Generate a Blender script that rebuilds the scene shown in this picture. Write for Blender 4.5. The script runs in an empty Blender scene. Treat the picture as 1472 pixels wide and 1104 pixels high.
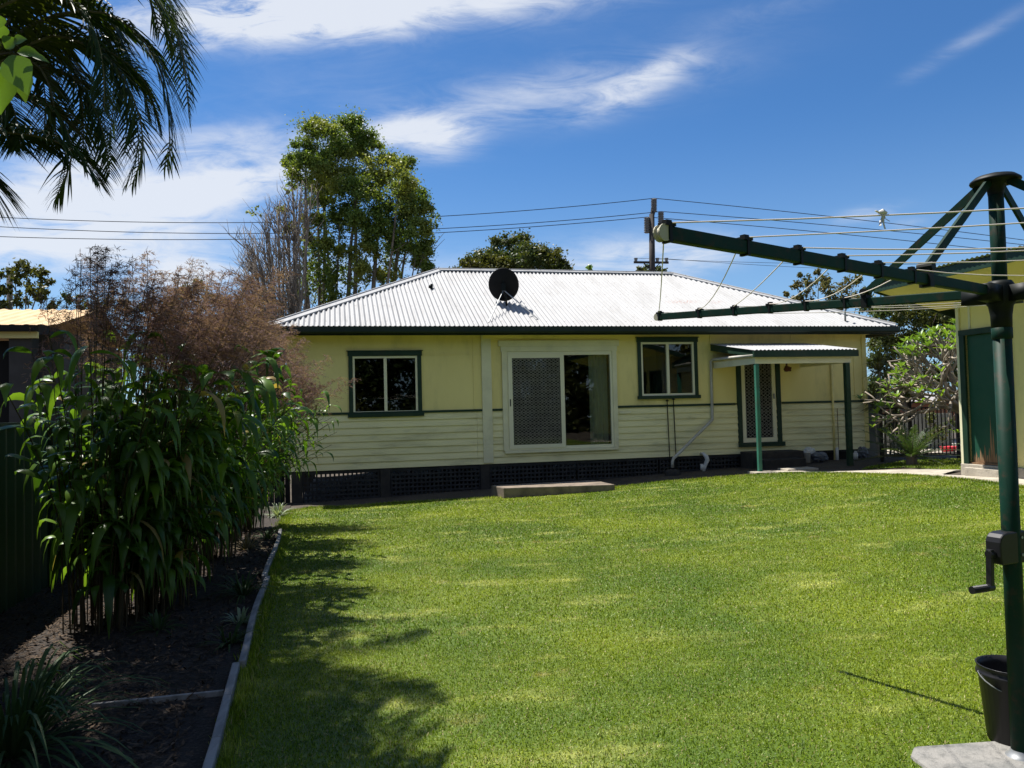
import bpy, math, random
import numpy as np
from mathutils import Vector, Matrix
R = math.radians
random.seed(7); rng = np.random.default_rng(7)
SC = bpy.context.scene
COL = SC.collection
# ------------------------------------------------------------------ camera solved from the photograph
PITCH, ROLL, TH, DIST, FPX, EYE = R(1.83326589), R(1.39434864), R(12.88484), 16.470582, 1105.014, 1.6
cf = np.array([0, math.cos(PITCH), math.sin(PITCH)]); _r = np.array([1., 0, 0]); _u = np.cross(_r, cf)
cr = math.cos(ROLL)*_r - math.sin(ROLL)*_u; cu = np.cross(cr, cf)
ORG = np.array([0, 0, EYE])
EX = np.array([math.cos(TH), math.sin(TH), 0]); EY = np.array([-math.sin(TH), math.cos(TH), 0]); HO = np.array([0, DIST, 0])
def ray(x, y):
    d = cf + cr*(x-736)/FPX - cu*(y-552)/FPX
    return d/d[1]
def at(x, y, Y): return ORG + ray(x, y)*Y                       # point seen at photo pixel x,y standing Y metres away
def fac(x, y, off=0):                                           # (u, z) on a plane parallel to the house front
    d = ray(x, y); t = ((HO-off*EY-ORG) @ EY)/(d @ EY); P = ORG+t*d
    return (P-HO) @ EX, P[2]
def w2l(P):
    q = np.array(P)-HO; return np.array([q @ EX, q @ EY, q[2]])
def l2w(u, y, z=0): return HO+u*EX+y*EY+np.array([0, 0, z])
# ------------------------------------------------------------------ ground height
_ctl = [(0, 1, 0), (-3, 3, 0), (3, 3, .05), (2.1, 3.4, .03), (0, 8, 0), (-3, 8, 0), (4, 7, .12), (7, 6, .33), (-4, 12, -.12), (-4.5, 15, -.2), (-6, 8, 0),
        (-1.2, 14.4, -.12), (1.0, 15, -.03), (4, 16, .05), (6.6, 16.4, .22), (5.3, 15.2, .16), (6.7, 14.2, .27), (7.2, 12.2, .45), (7, 10.5, .42), (9, 17, .3), (12, 12, .5),
        (0, 20, 0), (8, 22, .1), (-8, 20, -.2), (14, 26, .1), (-12, 14, -.2), (3, 12, .08), (0, 12, -.02)]
CTL = np.array(_ctl, float)
def gz(x, y):
    x = np.asarray(x, float); y = np.asarray(y, float)
    w = np.exp(-((x[..., None]-CTL[:, 0])**2+(y[..., None]-CTL[:, 1])**2)/(2*1.9**2))+1e-5
    return (w*CTL[:, 2]).sum(-1)/w.sum(-1)
def gpt(x, y, off=0.0):                                         # ground point under a photo pixel
    d = ray(x, y)
    lo = 1.5
    for i in range(4000):
        P = ORG+d*lo
        if P[2] <= float(gz(P[0], P[1]))+off: break
        lo += .01
    return P
# ------------------------------------------------------------------ tagging and building
def tag(o, label=None, cat=None, group=None, kind=None):
    if label: o['label'] = label
    if cat: o['category'] = cat
    if group: o['group'] = group
    if kind: o['kind'] = kind
    return o
def empty(name, loc, rz=0, label=None, cat=None, group=None):
    o = bpy.data.objects.new(name, None); COL.objects.link(o); o.location = loc; o.rotation_euler = (0, 0, rz); o.empty_display_size = .1
    return tag(o, label, cat, group)
def link(name, me, mat, parent=None):
    o = bpy.data.objects.new(name, me); COL.objects.link(o)
    if mat: me.materials.append(mat)
    if parent: o.parent = parent
    return o
def copy_tree(o, parent=None):
    c = o.copy(); COL.objects.link(c); c.parent = parent
    for ch in list(o.children): copy_tree(ch, c)
    return c
class MB:
    def __init__(s): s.v = []; s.f = []
    def add(s, vs, fs):
        b = len(s.v); s.v += [tuple(map(float, v)) for v in vs]; s.f += [tuple(i+b for i in f) for f in fs]; return s
    def box(s, x0, x1, y0, y1, z0, z1):
        return s.add([(x0,y0,z0),(x1,y0,z0),(x1,y1,z0),(x0,y1,z0),(x0,y0,z1),(x1,y0,z1),(x1,y1,z1),(x0,y1,z1)],
                     [(0,3,2,1),(4,5,6,7),(0,1,5,4),(1,2,6,5),(2,3,7,6),(3,0,4,7)])
    def bar(s, p, q, w, h, up=(0, 0, 1)):
        p = Vector(p); q = Vector(q); d = (q-p).normalized(); a = d.cross(Vector(up))
        if a.length < 1e-4: a = d.cross(Vector((0, 1, 0)))
        a.normalize(); b = a.cross(d).normalized(); a *= w/2; b *= h/2
        return s.add([p-a-b, p+a-b, p+a+b, p-a+b, q-a-b, q+a-b, q+a+b, q-a+b], [(0,1,2,3),(7,6,5,4),(0,4,5,1),(1,5,6,2),(2,6,7,3),(3,7,4,0)])
    def tube(s, pts, rad, n=8, cap=True):
        pts = [Vector(p) for p in pts]
        if not hasattr(rad, '__len__'): rad = [rad]*len(pts)
        b = len(s.v); prev = None
        for i, p in enumerate(pts):
            d = (pts[min(i+1, len(pts)-1)]-pts[max(i-1, 0)]).normalized()
            if prev is None:
                a = d.cross(Vector((0, 0, 1)))
                if a.length < .05: a = d.cross(Vector((0, 1, 0)))
            else: a = prev-d*prev.dot(d)
            a.normalize(); prev = a; c = d.cross(a)
            for k in range(n):
                t = 2*math.pi*k/n; s.v.append(tuple(p+(a*math.cos(t)+c*math.sin(t))*rad[i]))
        for i in range(len(pts)-1):
            for k in range(n):
                s.f.append((b+i*n+k, b+i*n+(k+1) % n, b+(i+1)*n+(k+1) % n, b+(i+1)*n+k))
        if cap:
            s.f.append(tuple(b+k for k in range(n))[::-1]); s.f.append(tuple(b+(len(pts)-1)*n+k for k in range(n)))
        return s
    def lathe(s, c, prof, n=24):
        b = len(s.v)
        for r, z in prof:
            for k in range(n):
                t = 2*math.pi*k/n; s.v.append((c[0]+r*math.cos(t), c[1]+r*math.sin(t), c[2]+z))
        for i in range(len(prof)-1):
            for k in range(n): s.f.append((b+i*n+k, b+i*n+(k+1) % n, b+(i+1)*n+(k+1) % n, b+(i+1)*n+k))
        return s
    def build(s, name, mat, parent=None, smooth=False, bevel=0):
        me = bpy.data.meshes.new(name); me.from_pydata(s.v, [], s.f); me.update()
        if smooth:
            me.shade_smooth()
        o = link(name, me, mat, parent)
        if bevel:
            m = o.modifiers.new('Bevel', 'BEVEL'); m.width = bevel; m.segments = 2; m.limit_method = 'ANGLE'
        return o
def npmesh(name, V, F, mat, parent=None, smooth=False):
    V = np.ascontiguousarray(V, np.float32).reshape(-1, 3); k = F.shape[1]; n = len(F)
    me = bpy.data.meshes.new(name); me.vertices.add(len(V)); me.vertices.foreach_set('co', V.ravel())
    me.loops.add(n*k); me.loops.foreach_set('vertex_index', np.ascontiguousarray(F, np.int32).ravel())
    me.polygons.add(n); me.polygons.foreach_set('loop_start', np.arange(n, dtype=np.int32)*k)
    me.polygons.foreach_set('loop_total', np.full(n, k, np.int32))
    me.update(calc_edges=True); me.validate()
    if smooth: me.shade_smooth()
    return link(name, me, mat, parent)
def nrm(a): return a/(np.linalg.norm(a, axis=-1, keepdims=True)+1e-9)
class SB:                                                       # strips: leaves, leaflets, blades
    def __init__(s): s.V = []; s.F = []; s.n = 0
    def strips(s, P, W, S, fold=0.0, Nn=None):
        N, K, _ = P.shape
        W = np.broadcast_to(W, (N, K))[..., None]
        if S.ndim == 2: S = S[:, None, :]
        S = np.broadcast_to(S, P.shape)
        if fold:
            T = np.gradient(P, axis=1); up = nrm(np.cross(S, T))
            V = np.stack([P-S*W+up*W*fold, P, P+S*W+up*W*fold], 2); c = 3
        else: V = np.stack([P-S*W, P+S*W], 2); c = 2
        V = V.reshape(-1, 3); i = np.arange(N)[:, None, None]*K*c+np.arange(K-1)[None, :, None]*c+np.arange(c-1)[None, None, :]
        F = np.stack([i, i+1, i+c+1, i+c], -1).reshape(-1, 4)
        s.V.append(V); s.F.append(F+s.n); s.n += len(V)
        return s
    def leaves(s, C, L, Wd, D, S):                                # flat diamond leaves: centres, length, width, direction, side
        L = np.broadcast_to(L, (len(C),))[:, None]; Wd = np.broadcast_to(Wd, (len(C),))[:, None]
        V = np.stack([C-D*L*.5, C+S*Wd*.5-D*L*.05, C+D*L*.5, C-S*Wd*.5-D*L*.05], 1).reshape(-1, 3)
        F = np.arange(len(C)*4).reshape(-1, 4); s.V.append(V); s.F.append(F+s.n); s.n += len(V)
        return s
    def build(s, name, mat, parent=None, smooth=False):
        V = np.concatenate(s.V)
        if parent is not None: V = V-np.array(parent.location)
        return npmesh(name, V, np.concatenate(s.F), mat, parent, smooth)
def rdir(n):
    d = rng.normal(size=(n, 3)); return nrm(d)
# ------------------------------------------------------------------ materials
def newmat(name):
    m = bpy.data.materials.new(name); m.use_nodes = True; nt = m.node_tree; nt.nodes.clear()
    out = nt.nodes.new('ShaderNodeOutputMaterial'); return m, nt, out
def N(nt, typ, **kw):
    n = nt.nodes.new(typ)
    for k, v in kw.items():
        if k in n.inputs: n.inputs[k].default_value = v
        else: setattr(n, k, v)
    return n
def mixc(nt, fac, a, b, blend='MIX'):
    n = nt.nodes.new('ShaderNodeMix'); n.data_type = 'RGBA'; n.blend_type = blend
    for sock, v in ((n.inputs[0], fac), (n.inputs[6], a), (n.inputs[7], b)):
        if hasattr(v, 'is_linked'): nt.links.new(v, sock)
        elif isinstance(v, (int, float)): sock.default_value = v
        else: sock.default_value = (*v, 1) if len(v) == 3 else v
    return n.outputs[2]
def ramp(nt, val, lo, hi):
    n = N(nt, 'ShaderNodeMapRange', interpolation_type='SMOOTHSTEP'); nt.links.new(val, n.inputs[0]); n.inputs[1].default_value = lo; n.inputs[2].default_value = hi
    return n.outputs[0]
def noise(nt, scale, detail=4, coord='Object', stretch=None, rough=.55):
    tc = N(nt, 'ShaderNodeTexCoord'); v = tc.outputs[coord] if coord != 'World' else N(nt, 'ShaderNodeNewGeometry').outputs['Position']
    if stretch:
        mp = N(nt, 'ShaderNodeMapping'); mp.inputs['Scale'].default_value = stretch; nt.links.new(v, mp.inputs[0]); v = mp.outputs[0]
    n = N(nt, 'ShaderNodeTexNoise', Scale=scale, Detail=detail, Roughness=rough); nt.links.new(v, n.inputs['Vector']); return n.outputs[0]
def pm(name, c1, c2=None, scale=3, rough=.6, bump=0, bscale=60, metal=0, dirt=None, damt=.5, dscale=1.5, stretch=None, spec=.3):
    m, nt, out = newmat(name); b = N(nt, 'ShaderNodeBsdfPrincipled'); b.inputs['Roughness'].default_value = rough; b.inputs['Metallic'].default_value = metal
    b.inputs['Specular IOR Level'].default_value = spec
    c = c1
    if c2: c = mixc(nt, ramp(nt, noise(nt, scale, 5, stretch=stretch), .35, .65), c1, c2)
    if dirt:
        f = ramp(nt, noise(nt, dscale, 8, stretch=stretch, rough=.7), .48, .75)
        mu = N(nt, 'ShaderNodeMath', operation='MULTIPLY'); nt.links.new(f, mu.inputs[0]); mu.inputs[1].default_value = damt
        c = mixc(nt, mu.outputs[0], c, dirt)
    if hasattr(c, 'is_linked'): nt.links.new(c, b.inputs[0])
    else: b.inputs[0].default_value = (*c, 1)
    if bump:
        bp = N(nt, 'ShaderNodeBump', Strength=bump, Distance=.01); nt.links.new(noise(nt, bscale, 6), bp.inputs['Height']); nt.links.new(bp.outputs[0], b.inputs['Normal'])
    nt.links.new(b.outputs[0], out.inputs[0]); return m
def leafm(name, c1, c2, trans=.35, rough=.45, c3=None, wscale=1.0, spec=.4, dead=0):
    m, nt, out = newmat(name); g = N(nt, 'ShaderNodeNewGeometry'); c = mixc(nt, g.outputs['Random Per Island'], c1, c2)
    if c3: c = mixc(nt, ramp(nt, noise(nt, wscale, 4, 'World'), .42, .62), c, c3)
    if dead: c = mixc(nt, ramp(nt, g.outputs['Random Per Island'], 1-dead-.02, 1-dead), c, (.30, .22, .08))
    b = N(nt, 'ShaderNodeBsdfPrincipled'); b.inputs['Roughness'].default_value = rough; b.inputs['Specular IOR Level'].default_value = spec
    nt.links.new(c, b.inputs[0]); t = N(nt, 'ShaderNodeBsdfTranslucent')
    hs = mixc(nt, 1.0, c, (1.25, 1.25, .5), 'MULTIPLY'); nt.links.new(hs, t.inputs[0])
    mx = N(nt, 'ShaderNodeMixShader'); mx.inputs[0].default_value = trans; nt.links.new(b.outputs[0], mx.inputs[1]); nt.links.new(t.outputs[0], mx.inputs[2])
    nt.links.new(mx.outputs[0], out.inputs[0]); return m
M = {}
M['cream'] = pm('cream_paint', (.80, .68, .28), (.74, .625, .255), 1.2, .55, .1, 30, dirt=(.30, .26, .13), damt=.55, dscale=1.1, stretch=(1, 1, .35))
M['boards'] = pm('board_paint', (.78, .71, .40), (.70, .64, .36), 1.6, .6, .15, 40, dirt=(.25, .22, .13), damt=.6, dscale=1.6, stretch=(.4, 1, 2.5))
M['trim'] = pm('pale_trim_paint', (.72, .68, .46), (.66, .62, .42), 2, .5, dirt=(.3, .28, .2), damt=.4)
M['alu'] = pm('cream_aluminium', (.72, .68, .49), None, rough=.4)
M['green'] = pm('dark_green_paint', (.008, .028, .016), (.012, .038, .022), 3, .5, dirt=(.04, .04, .03), damt=.5)
M['gutter'] = pm('gutter_green', (.006, .014, .010), (.010, .022, .015), 2, .45, dirt=(.03, .035, .025), damt=.5)
M['postgreen'] = pm('post_green_paint', (.04, .17, .115), (.03, .13, .09), 4, .45, dirt=(.10, .12, .09), damt=.5, dscale=6)
M['doorgreen'] = pm('shed_door_green', (.012, .062, .038), (.018, .075, .047), 3, .5, dirt=(.03, .05, .03), damt=.6, dscale=3)
M['bare'] = pm('weathered_bare_timber', (.25, .15, .08), (.16, .09, .045), 9, .9, stretch=(4, 4, .5))
M['lattice'] = pm('lattice_charcoal', (.030, .030, .032), (.018, .018, .02), 5, .8, dirt=(.07, .065, .06), damt=.4, dscale=4)
M['pier'] = pm('pier_concrete', (.045, .040, .035), (.028, .026, .024), 5, .9, .4, 40)
M['concrete'] = pm('old_concrete', (.40, .36, .29), (.28, .25, .20), 2.5, .9, .5, 45, dirt=(.13, .115, .09), damt=.8, dscale=5)
M['slab'] = pm('weathered_slab', (.22, .175, .13), (.13, .105, .08), 4, .9, .5, 40, dirt=(.05, .045, .035), damt=.8, dscale=6)
M['padgrey'] = pm('pad_concrete', (.23, .22, .20), (.15, .15, .14), 7, .9, .6, 70, dirt=(.05, .05, .045), damt=.7, dscale=14)
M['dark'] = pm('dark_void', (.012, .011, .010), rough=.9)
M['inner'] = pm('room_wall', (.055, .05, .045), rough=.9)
M['curtain'] = pm('curtain_cloth', (.42, .46, .38), (.36, .40, .33), 4, .8)
M['black'] = pm('black_plastic', (.009, .009, .010), (.013, .013, .014), 8, .38)
M['hoist'] = pm('hoist_green_enamel', (.003, .022, .013), (.004, .027, .017), 5, .55, spec=.12, dirt=(.045, .028, .018), damt=.75, dscale=22)
M['cast'] = pm('hoist_black_casting', (.004, .006, .005), rough=.55, spec=.2)
M['line'] = pm('clothes_line_plastic', (.62, .55, .47), rough=.5)
M['steel'] = pm('galvanised_steel', (.30, .31, .31), (.22, .23, .23), 8, .45, metal=.6)
M['pvc'] = pm('grey_pvc', (.44, .42, .36), (.36, .34, .29), 4, .5, dirt=(.2, .18, .14), damt=.5)
M['white'] = pm('white_plastic', (.62, .61, .57), (.5, .49, .46), 6, .5)
M['timber'] = pm('grey_weathered_timber', (.27, .26, .245), (.17, .165, .16), 6, .9, .5, 50, dirt=(.08, .075, .07), damt=.6, stretch=(3, .5, 3))
M['bark'] = pm('bark', (.16, .125, .095), (.085, .07, .055), 3, .9, .5, 25, stretch=(3, 3, .7))
M['midbark'] = pm('grey_bark', (.24, .20, .16), (.13, .11, .09), 3, .9, .4, 25, stretch=(3, 3, .7))
M['paleb'] = pm('pale_bark', (.33, .28, .22), (.20, .17, .135), 3, .85, .3, 25)
M['cane'] = pm('cane_stem', (.075, .05, .022), (.04, .032, .014), 9, .7)
M['palmtrunk'] = pm('palm_trunk', (.17, .15, .09), (.09, .085, .05), 6, .8, stretch=(1, 1, 8))
M['colorbond'] = pm('green_steel_fence', (.022, .055, .038), (.018, .045, .03), 3, .5)
M['block'] = pm('shed_block', (.075, .068, .062), (.055, .05, .046), 2, .9, .3, 30)
M['orange'] = pm('ochre_roof', (.50, .33, .15), (.42, .27, .12), 3, .6)
M['pole'] = pm('pole_timber', (.06, .05, .045), (.04, .035, .03), 3, .9)
M['wire'] = pm('wire', (.02, .022, .026), rough=.6)
M['ceramic'] = pm('insulator', (.20, .19, .18), rough=.35)
M['dish'] = pm('dish_charcoal', (.006, .006, .007), (.009, .009, .010), 5, .7, spec=.15)
M['fenceblack'] = pm('black_powder_coat', (.008, .008, .009), rough=.4)
M['tile'] = pm('grey_roof_tiles', (.34, .31, .30), (.28, .26, .25), 5, .8)
M['brick'] = pm('brick_wall', (.30, .12, .06), (.24, .10, .05), 5, .9)
M['red'] = pm('red_plastic', (.55, .03, .05), rough=.4)
M['greyboard'] = pm('grey_sheet', (.20, .20, .175), (.16, .16, .14), 3, .8)
M['rust'] = pm('rust_brown', (.10, .035, .02), rough=.8)
# leaves
M['lf_big'] = leafm('tiger_grass_leaf', (.022, .060, .009), (.075, .16, .018), .44, .36, (.13, .23, .026), 1.3, .35, .015)
M['lf_palm'] = leafm('palm_leaflet', (.018, .036, .007), (.035, .065, .012), .30, .5, (.055, .07, .012), 2.0, .2)
M['plume'] = leafm('plume_fibre', (.22, .135, .145), (.32, .215, .225), .35, .8, (.15, .09, .10), 2.0, .1)
M['lf_tree'] = leafm('camphor_leaf', (.07, .125, .024), (.16, .215, .04), .38, .5, (.23, .25, .055), .35, .25)
M['lf_dark'] = leafm('dark_leaf', (.035, .06, .016), (.075, .10, .024), .3, .5, (.11, .11, .026), .3, .25)
M['lf_gum'] = leafm('gum_leaf', (.06, .085, .03), (.11, .13, .05), .3, .5, (.15, .13, .045), .3, .25)
M['lf_bright'] = leafm('bright_leaf', (.14, .25, .03), (.22, .33, .05), .4, .4, (.10, .18, .03), 1.5)
M['lf_strap'] = leafm('strap_leaf', (.03, .065, .02), (.07, .11, .04), .3, .5, spec=.2)
M['lf_pale'] = leafm('pale_strap_leaf', (.16, .22, .13), (.28, .33, .20), .3, .45)
M['lf_dry'] = leafm('dry_leaf', (.25, .20, .11), (.16, .12, .07), .3, .7)
def grass_material(blade=True):
    m, nt, out = newmat('grass_blade' if blade else 'lawn_turf')
    A, B_, Cc, Dd = (.118, .203, .009), (.235, .312, .013), (.42, .47, .09), (.40, .34, .10)
    n1 = ramp(nt, noise(nt, .55, 4, 'World', (1, 1, 0)), .35, .68); c = mixc(nt, n1, A, B_)
    n2 = ramp(nt, noise(nt, 1.3, 6, 'World', (.75, 1.7, 0), .62), .53, .72); c = mixc(nt, n2, c, Cc)
    n3 = ramp(nt, noise(nt, 1.7, 5, 'World', (1, 1, 0)), .62, .78); c = mixc(nt, n3, c, Dd)
    if blade:
        g = N(nt, 'ShaderNodeNewGeometry'); ri = g.outputs['Random Per Island']
        c = mixc(nt, ri, mixc(nt, 1.0, c, (.36, .44, .4), 'MULTIPLY'), mixc(nt, 1.0, c, (1.6, 1.45, 1.4), 'MULTIPLY'))
        f = ramp(nt, ri, .90, .97); c = mixc(nt, f, c, (.36, .30, .14))
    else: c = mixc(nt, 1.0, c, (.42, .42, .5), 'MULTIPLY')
    b = N(nt, 'ShaderNodeBsdfPrincipled'); b.inputs['Roughness'].default_value = .5; b.inputs['Specular IOR Level'].default_value = .3; nt.links.new(c, b.inputs[0])
    sh = b.outputs[0]
    if blade:
        t = N(nt, 'ShaderNodeBsdfTranslucent'); nt.links.new(c, t.inputs[0]); mx = N(nt, 'ShaderNodeMixShader'); mx.inputs[0].default_value = .35
        nt.links.new(sh, mx.inputs[1]); nt.links.new(t.outputs[0], mx.inputs[2]); sh = mx.outputs[0]
    nt.links.new(sh, out.inputs[0]); return m
M['blade'] = grass_material(True); M['turf'] = grass_material(False)
def soil_material(name, a, b2, c3):
    m, nt, out = newmat(name); c = mixc(nt, ramp(nt, noise(nt, 2.5, 6, 'World'), .35, .65), a, b2)
    c = mixc(nt, ramp(nt, noise(nt, 55, 5, 'World'), .52, .72), c, c3)
    b = N(nt, 'ShaderNodeBsdfPrincipled'); b.inputs['Roughness'].default_value = .95; nt.links.new(c, b.inputs[0])
    bp = N(nt, 'ShaderNodeBump', Strength=.9, Distance=.03); nt.links.new(noise(nt, 35, 8, 'World'), bp.inputs['Height']); nt.links.new(bp.outputs[0], b.inputs['Normal'])
    nt.links.new(b.outputs[0], out.inputs[0]); return m
M['soil'] = soil_material('yard_soil', (.060, .045, .030), (.038, .029, .019), (.10, .078, .05))
M['mulch'] = soil_material('mulch', (.015, .010, .007), (.024, .017, .011), (.06, .045, .032))
M['chip'] = leafm('mulch_chip', (.02, .014, .009), (.10, .072, .05), 0, .9, spec=.1)
def roof_material():
    m, nt, out = newmat('white_roof_paint')
    c = mixc(nt, ramp(nt, noise(nt, 1.0, 8, stretch=(2.5, .5, 1), rough=.7), .45, .8), (.34, .34, .336), (.26, .257, .25))
    c = mixc(nt, ramp(nt, noise(nt, 6, 8, rough=.75), .62, .72), c, (.20, .19, .18))
    tc = N(nt, 'ShaderNodeTexCoord'); sp = N(nt, 'ShaderNodeSeparateXYZ'); nt.links.new(tc.outputs['Object'], sp.inputs[0])
    def mm(op, a, b=None):
        n = N(nt, 'ShaderNodeMath', operation=op)
        for i, v in enumerate((a, b)):
            if v is None: continue
            if hasattr(v, 'is_linked'): nt.links.new(v, n.inputs[i])
            else: n.inputs[i].default_value = v
        return n.outputs[0]
    lap = mm('MULTIPLY', mm('LESS_THAN', mm('FRACT', mm('MULTIPLY', sp.outputs[0], 1/.8)), .022), .55); c = mixc(nt, lap, c, (.12, .12, .12))
    scr = mm('MULTIPLY', mm('LESS_THAN', mm('FRACT', mm('MULTIPLY', mm('ADD', sp.outputs[1], .2), 1/.92)), .025), mm('LESS_THAN', mm('FRACT', mm('ADD', mm('MULTIPLY', sp.outputs[0], 1/.2), .35)), .2)); c = mixc(nt, mm('MULTIPLY', scr, .8), c, (.10, .09, .08))
    c = mixc(nt, mm('MULTIPLY', ramp(nt, noise(nt, 3, 5, stretch=(6, .25, 1)), .55, .8), .35), c, (.16, .145, .125))
    def band(o, lo, hi, soft):
        a = ramp(nt, o, lo-soft, lo+soft); b = ramp(nt, o, hi+soft, hi-soft); mu = N(nt, 'ShaderNodeMath', operation='MULTIPLY'); nt.links.new(a, mu.inputs[0]); nt.links.new(b, mu.inputs[1]); return mu.outputs[0]
    for (u0, u1, y0, y1) in ((4.15, 4.9, 1.02, 1.18), (5.3, 5.6, 1.0, 1.15)):
        f = N(nt, 'ShaderNodeMath', operation='MULTIPLY'); nt.links.new(band(sp.outputs[0], u0, u1, .25), f.inputs[0]); nt.links.new(band(sp.outputs[1], y0, y1, .1), f.inputs[1])
        g = N(nt, 'ShaderNodeMath', operation='MULTIPLY'); nt.links.new(f.outputs[0], g.inputs[0]); nt.links.new(ramp(nt, noise(nt, 11, 4), .42, .6), g.inputs[1])
        c = mixc(nt, mm('MULTIPLY', g.outputs[0], .6), c, (.24, .12, .09))
    b = N(nt, 'ShaderNodeBsdfPrincipled'); b.inputs['Roughness'].default_value = .65; b.inputs['Specular IOR Level'].default_value = .2; nt.links.new(c, b.inputs[0]); nt.links.new(b.outputs[0], out.inputs[0]); return m
M['roof'] = roof_material()
def glass_material():
    m, nt, out = newmat('window_glass'); fr = N(nt, 'ShaderNodeFresnel', IOR=1.5); t = N(nt, 'ShaderNodeBsdfTransparent'); t.inputs[0].default_value = (.78, .80, .78, 1)
    g = N(nt, 'ShaderNodeBsdfGlossy', Roughness=.01); g.inputs[0].default_value = (1, 1, 1, 1); mx = N(nt, 'ShaderNodeMixShader')
    bp = N(nt, 'ShaderNodeBump', Strength=.05, Distance=.02); nt.links.new(noise(nt, 1.4, 2), bp.inputs['Height']); nt.links.new(bp.outputs[0], g.inputs['Normal'])
    nt.links.new(fr.outputs[0], mx.inputs[0]); nt.links.new(t.outputs[0], mx.inputs[1]); nt.links.new(g.outputs[0], mx.inputs[2]); nt.links.new(mx.outputs[0], out.inputs[0]); return m
M['glass'] = glass_material()
# ------------------------------------------------------------------ camera, sun, sky
cam = bpy.data.cameras.new('camera'); co = bpy.data.objects.new('camera', cam); COL.objects.link(co); SC.camera = co
cam.sensor_width = 36; cam.lens = FPX/1472*36; cam.clip_end = 3000; cam.clip_start = .05
mt = Matrix(((cr[0], cu[0], -cf[0], 0), (cr[1], cu[1], -cf[1], 0), (cr[2], cu[2], -cf[2], EYE), (0, 0, 0, 1))); co.matrix_world = mt
SUN = Vector((-.41, .286, 1.0)).normalized()
sl = bpy.data.lights.new('sun', 'SUN'); sl.energy = 5.0; sl.angle = R(.53); sl.color = (1, .955, .89); so = bpy.data.objects.new('sun', sl); COL.objects.link(so)
so.rotation_euler = (-SUN).to_track_quat('-Z', 'Y').to_euler(); so.location = (-20, 14, 40)
w = bpy.data.worlds.new('World'); SC.world = w; w.use_nodes = True; nt = w.node_tree; nt.nodes.clear()
wo = N(nt, 'ShaderNodeOutputWorld'); bg = N(nt, 'ShaderNodeBackground'); bg.inputs[1].default_value = .052
sky = N(nt, 'ShaderNodeTexSky', sky_type='NISHITA', sun_disc=False, sun_elevation=math.asin(SUN.z), sun_rotation=math.atan2(SUN.x, SUN.y), altitude=0, air_density=1.0, dust_density=.3, ozone_density=3.0)
tc = N(nt, 'ShaderNodeTexCoord'); sp = N(nt, 'ShaderNodeSeparateXYZ'); nt.links.new(tc.outputs['Generated'], sp.inputs[0])
def mth(op, a, b=None, c=None):
    n = N(nt, 'ShaderNodeMath', operation=op)
    for i, v in enumerate((a, b, c)):
        if v is None: continue
        if hasattr(v, 'is_linked'): nt.links.new(v, n.inputs[i])
        else: n.inputs[i].default_value = v
    return n.outputs[0]
yy = mth('MAXIMUM', sp.outputs[1], .02); U = mth('DIVIDE', sp.outputs[0], yy); V = mth('DIVIDE', sp.outputs[2], yy)
# the cirrus deck, in compass direction and height above the horizon
cb = N(nt, 'ShaderNodeCombineXYZ'); nt.links.new(U, cb.inputs[0]); nt.links.new(V, cb.inputs[1])
def cn(scale, sx, sy, rot, detail=8, dist=.6, rough=.6):
    mp = N(nt, 'ShaderNodeMapping'); mp.inputs['Scale'].default_value = (sx, sy, 1); mp.inputs['Rotation'].default_value = (0, 0, rot); nt.links.new(cb.outputs[0], mp.inputs[0])
    n = N(nt, 'ShaderNodeTexNoise', Scale=scale, Detail=detail, Roughness=rough, Distortion=dist); nt.links.new(mp.outputs[0], n.inputs['Vector']); return n.outputs[0]
nA = cn(3.2, 1, 3.2, R(-12)); nB = cn(9, 1, 3.5, R(-14), 8, .9, .65); nW = cn(2.0, 1, 1.5, 0, 3, 0)
tex = mth('ADD', mth('MULTIPLY', nA, .5), mth('MULTIPLY', nB, .5))
clouds = [(620, 165, 330, 55, 9, .28), (1010, 95, 300, 60, 14, .16), (420, 120, 200, 40, 6, .2), (540, 0, 330, 50, 4, 1.7), (360, 25, 150, 34, 0, 1.0), (740, 145, 250, 42, 11, .34), (895, 140, 75, 22, 22, .5), (950, 95, 60, 18, 20, .4), (625, 200, 62, 30, -8, .8), (560, 190, 70, 14, 0, .6), (300, 200, 110, 24, 5, .4),
          (170, 285, 260, 50, 8, .95), (330, 265, 90, 26, 8, .7), (60, 250, 160, 80, 0, .6), (110, 350, 220, 45, 4, .75), (270, 395, 70, 20, 0, .8), (1410, 50, 130, 16, 30, .34), (1330, 95, 90, 16, 28, .2), (890, 375, 150, 45, 5, .75), (1010, 365, 90, 26, 6, .5), (1240, 308, 60, 14, 12, .55), (1310, 320, 40, 10, 10, .4), (1130, 5, 160, 20, 12, .22), (330, 395, 300, 60, 0, .45), (640, 390, 200, 30, 0, .3)]
tot = None
for (x, y, rx, ry, a, d) in clouds:
    q = ray(x, y); ru, rv = rx/FPX, ry/FPX; a = R(a)
    du = mth('SUBTRACT', U, float(q[0])); dv = mth('SUBTRACT', V, float(q[2]))
    e1 = mth('ADD', mth('MULTIPLY', du, math.cos(a)/ru), mth('MULTIPLY', dv, math.sin(a)/ru))
    e2 = mth('ADD', mth('MULTIPLY', du, -math.sin(a)/rv), mth('MULTIPLY', dv, math.cos(a)/rv))
    r2 = mth('ADD', mth('MULTIPLY', e1, e1), mth('MULTIPLY', e2, e2))
    g = mth('MULTIPLY', mth('EXPONENT', mth('MULTIPLY', r2, -.9)), d)
    tot = g if tot is None else mth('ADD', tot, g)
cov = mth('MULTIPLY', mth('MULTIPLY', mth('ADD', tot, mth('MULTIPLY', mth('SUBTRACT', nW, .5), .25)), 1.0), ramp(nt, tex, .20, .66))
cov = mth('POWER', ramp(nt, cov, .0, 1.0), 1.25)
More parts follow.
